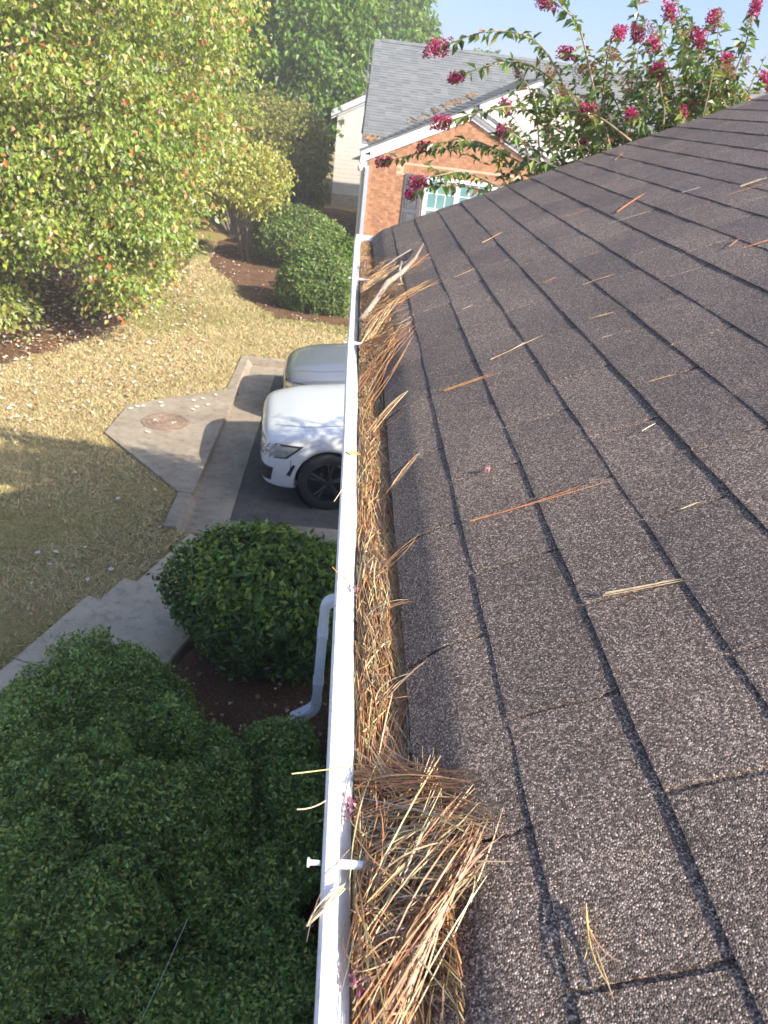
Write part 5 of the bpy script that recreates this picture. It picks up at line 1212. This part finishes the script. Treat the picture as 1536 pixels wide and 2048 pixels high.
guided = [  # pixel path, depth along y, flower size
    ([(1150, 215), (1080, 90), (985, 62), (885, 92)], 5.7, 0.075, 'pink'), ([(1160, 200), (1060, 130), (990, 128), (918, 152)], 5.8, 0.05, 'pink'),
    ([(1130, 270), (1040, 215), (960, 225), (890, 243)], 5.6, 0.06, 'pink'), ([(1060, 335), (960, 285), (900, 283), (852, 292)], 5.7, 0.04, 'pink'),
    ([(1040, 345), (960, 290), (870, 300), (772, 322)], 5.8, 0.05, 'pink'), ([(1000, 375), (930, 345), (880, 350), (842, 362)], 5.5, 0.06, 'pink'),
    ([(985, 385), (920, 372), (870, 372), (826, 388)], 5.5, 0.04, 'pink'), ([(1190, 190), (1160, 60), (1130, 20), (1100, 5)], 5.6, 0.07, 'pink'),
    ([(1010, 370), (1000, 330), (1000, 300), (1002, 272)], 5.7, 0.055, 'pink'), ([(1080, 330), (1075, 250), (1060, 180), (1040, 150)], 5.9, 0.04, 'brown'),
    ([(1200, 250), (1210, 150), (1220, 90), (1235, 70)], 5.7, 0.06, 'pink'), ([(1290, 230), (1300, 160), (1310, 120), (1306, 95)], 5.9, 0.055, 'pink'),
    ([(1250, 260), (1230, 200), (1170, 120), (1140, 108)], 5.8, 0.06, 'pink'), ([(1330, 220), (1320, 170), (1325, 140), (1318, 140)], 5.6, 0.06, 'pink'),
    ([(1100, 300), (1100, 250), (1105, 200), (1120, 190)], 5.6, 0.07, 'brown'), ([(1060, 340), (1050, 290), (1030, 270), (1020, 262)], 5.5, 0.06, 'brown'),
    ([(1400, 210), (1420, 160), (1440, 130), (1452, 120)], 5.7, 0.05, 'pink'), ([(1420, 200), (1440, 150), (1455, 175), (1460, 180)], 5.6, 0.05, 'brown'),
    ([(1450, 195), (1480, 120), (1500, 60), (1510, 20)], 5.9, 0.05, 'pink'), ([(1380, 200), (1370, 90), (1360, 30), (1350, -10)], 6.1, 0.05, 'pink'),
    ([(1260, 240), (1270, 80), (1275, 20), (1270, -20)], 6.2, 0.06, 'pink'), ([(1210, 250), (1190, 250), (1180, 235), (1175, 225)], 5.4, 0.06, 'pink')]
for pts, y, fs, kind in guided:
    fs *= 0.85
    y -= 0.45; q = np.array([on_y(u, v, y + 0.12 * math.sin(i * 2.0)) for i, (u, v) in enumerate(pts)])
    f = forks[np.argmin(np.linalg.norm(forks - q[0], axis=1))]; BR.append((np.vstack([f, (f + q[0]) / 2 - np.array([0, 0, 0.05]), crom(q, 4)]), fs, kind, 2, 1.0))
tips = []
for k_ in range(155):
    u, v = rm.uniform(1010, 1560), rm.uniform(-30, 330)
    lim = 455 - (u - 760) * 0.375
    if v > lim + 30 or v < 50 + (1290 - u) * 0.42 or (u > 1380 and v < 40) or rm.random() < 0.10: continue
    y = rm.uniform(4.85, 6.4); t = on_y(u, v, y)
    if t[1] + 0.777 * t[2] > 9.6: y = max(4.85, 9.55 - 0.777 * t[2]); t = on_y(u, v, y)
    f = forks[rm.integers(len(forks))]
    f = f + rm.normal(0, 0.12, 3); 
    if t[2] < f[2] - 0.1: f = np.array([t[0] + 0.3, y + 0.2, t[2] - 0.55])
    m = (f + t) / 2 + np.array([rm.normal(0, 0.12), rm.normal(0, 0.12), 0.18]); P = bez(f[None], m[None], t[None], 10)[0]
    BR.append((P, rm.choice([0.0, 0.0, 0.0, 0.035, 0.05]), 'pink' if rm.random() < 0.25 else 'brown', 3, 0.8))
for k_ in range(60):            # crown beyond and to the right, seen little but casting shade
    t = np.array([rm.uniform(1.6, 4.6), rm.uniform(5.2, 7.0), rm.uniform(3.0, 4.6)]); u, v, _ = to_px(t)
    if (v < 430 - (u - 760) * 0.33 and u < 1180) or t[1] + 0.777 * t[2] > 9.7: continue
    f = forks[rm.integers(len(forks))]; m = (f + t) / 2 + np.array([0, 0, 0.2]); BR.append((bez(f[None], m[None], t[None], 10)[0], 0.0, 'brown', 2, 0.7))
tw = MB(); LP, LA, LN, LL, LC = [], [], [], [], []; FP, FC = [], []; SP_, SC = [], []
LEAFC = [(0.10, 0.17, 0.045), (0.15, 0.23, 0.06), (0.21, 0.28, 0.07), (0.36, 0.36, 0.10), (0.36, 0.19, 0.10)]
for P, fs, kind, npar, dens in BR:
    seg = np.r_[0, np.cumsum(np.linalg.norm(np.diff(P, axis=0), axis=1))]; T = seg[-1]
    tw.tube(P - mb, np.linspace(0.008, 0.0022, len(P)), 5)
    ss = np.arange(T * (0.32 if T > 0.8 else 0.15), T, 0.034 / dens ** 0.3); q = np.stack([np.interp(ss, seg, P[:, i]) for i in range(3)], 1)
    tg = nrm(np.gradient(q, axis=0)) if len(q) > 1 else np.tile([0, 0, 1.0], (len(q), 1))
    for sd in (-1, 1):
        side = nrm(np.cross(tg, np.array([0, 0, 1.0]) + rm.normal(0, 0.5, (len(q), 3)))) * sd
        LP.append(q + side * 0.004); LA.append(nrm(side + tg * 0.45 + np.array([0, 0, -0.45]) + rm.normal(0, 0.25, q.shape))); LN.append(np.tile([0, 0, 1.0], (len(q), 1)) + rm.normal(0, 0.4, q.shape))
        LL.append(rm.uniform(0.045, 0.082, len(q))); LC.append(pal(len(q), LEAFC, [4, 4, 3, 0.6, 0.4], 0.2, rm))
    for b in range(npar - 1 if T > 0.5 else 0):      # side twigs
        t = rm.uniform(0.4, 0.85) * T; o = np.array([np.interp(t, seg, P[:, i]) for i in range(3)]); dr = nrm(rm.normal(size=3) * np.array([1, 1, 0.5]) + np.array([0, 0, 0.5])); l2 = rm.uniform(0.12, 0.28)
        pp = bez(o[None], (o + dr * l2 * 0.5 + np.array([0, 0, 0.03]))[None], (o + dr * l2)[None], 6)[0]; tw.tube(pp - mb, np.linspace(0.003, 0.0015, 6), 4)
        n_ = int(l2 / 0.03) * 2; tt = np.linspace(0.15, 1, n_); q = np.stack([np.interp(tt, np.linspace(0, 1, 6), pp[:, i]) for i in range(3)], 1)
        LP.append(q); LA.append(nrm(rm.normal(size=q.shape) * np.array([1, 1, 0.5]) + dr * 0.5 - np.array([0, 0, 0.3]))); LN.append(np.tile([0, 0, 1.0], (n_, 1)) + rm.normal(0, 0.4, q.shape)); LL.append(rm.uniform(0.035, 0.065, n_)); LC.append(pal(n_, LEAFC, [4, 4, 3, 0.6, 0.4], 0.2, rm))
    if fs > 0:
        n_ = int(90 + fs * 3600); dirn = nrm(P[-1] - P[-2]); c = P[-1] + dirn * fs * 0.5; off = np.clip(rm.normal(0, 1, (n_, 3)), -1.5, 1.5) * fs * 0.42
        tl = (off @ dirn)[:, None]; off = off + dirn * tl * 0.7; (FP if kind == 'pink' else SP_).append(c + off)
        FC.append(n_) if kind == 'pink' else SC.append(n_)
tw.build('twigs', M['myrtle_bark'], myr)
LP, LA, LN, LL, LC = np.vstack(LP), np.vstack(LA), np.vstack(LN), np.concatenate(LL), np.vstack(LC)
V, F = leaf_mesh(LP - mb, LA, LN, LL, LL * 0.5, 0.18, 0.25); mk('crown', V, F, M['leaf_gloss'], myr, col=np.repeat(LC, 2, 0))
for arr in FP:
    n_ = len(arr); V, F = leaf_mesh(arr - mb, rm.normal(size=(n_, 3)), rm.normal(size=(n_, 3)), rm.uniform(0.010, 0.018, n_), rm.uniform(0.010, 0.016, n_), 0.4, 0.3)
    mk('flower_head', V, F, M['petal'], myr, col=np.repeat(pal(n_, [(0.50, 0.04, 0.17), (0.58, 0.09, 0.25), (0.32, 0.02, 0.10), (0.64, 0.24, 0.38)], [4, 3, 3, 1], 0.2, rm), 2, 0))
for arr in SP_:
    n_ = len(arr) // 2; arr = arr[:n_]; V, F = leaf_mesh(arr - mb, rm.normal(size=(n_, 3)), rm.normal(size=(n_, 3)), rm.uniform(0.008, 0.015, n_), rm.uniform(0.008, 0.013, n_), 0.4, 0.3)
    mk('seed_head', V, F, M['petal'], myr, col=np.repeat(pal(n_, [(0.30, 0.17, 0.09), (0.40, 0.26, 0.13), (0.34, 0.10, 0.12)], [3, 2, 1], 0.2, rm), 2, 0))
p = [on_y(1100, 224, 5.2), on_y(1150, 222, 5.1), on_y(1200, 236, 4.9), on_y(1262, 282, 4.75)]
MB().tube(crom(np.array(p), 4) - mb, np.linspace(0.004, 0.0065, 13), 7).build('bare_branch', M['myrtle_bark'], myr, True)

# spider thread drifting in front of the bed
A, B = on_z(375, 1838, 2.0), on_z(285, 2035, 2.0); o = MB().tube(np.array([A, (A + B) / 2 - np.array([0, 0, 0.01]), B]) - A, 0.0006, 4).build('spider_thread', M['thread']); o.location = A
tag(o, 'fine shining spider thread in the air above the dark hedge', 'spider thread')

# ------------------------------------------------------------------ thin haze volume, added to lift the shadows and pale the background
hz = MB().box(-505, 505, -205, 905, -1.2, 17.0).build('haze', None)
hm = bpy.data.materials.new('haze'); hm.use_nodes = True; ht = hm.node_tree; ht.nodes.clear()
ho = ht.nodes.new('ShaderNodeOutputMaterial'); hv = ht.nodes.new('ShaderNodeVolumePrincipled')
hv.inputs['Color'].default_value = (0.96, 0.95, 0.92, 1); hv.inputs['Density'].default_value = 0.0027; hv.inputs['Anisotropy'].default_value = 0.0
ht.links.new(hv.outputs[0], ho.inputs['Volume']); hz.data.materials.append(hm)
tag(hz, 'thin pale haze volume added to lift the shade and pale the distance', 'haze', kind='stuff')
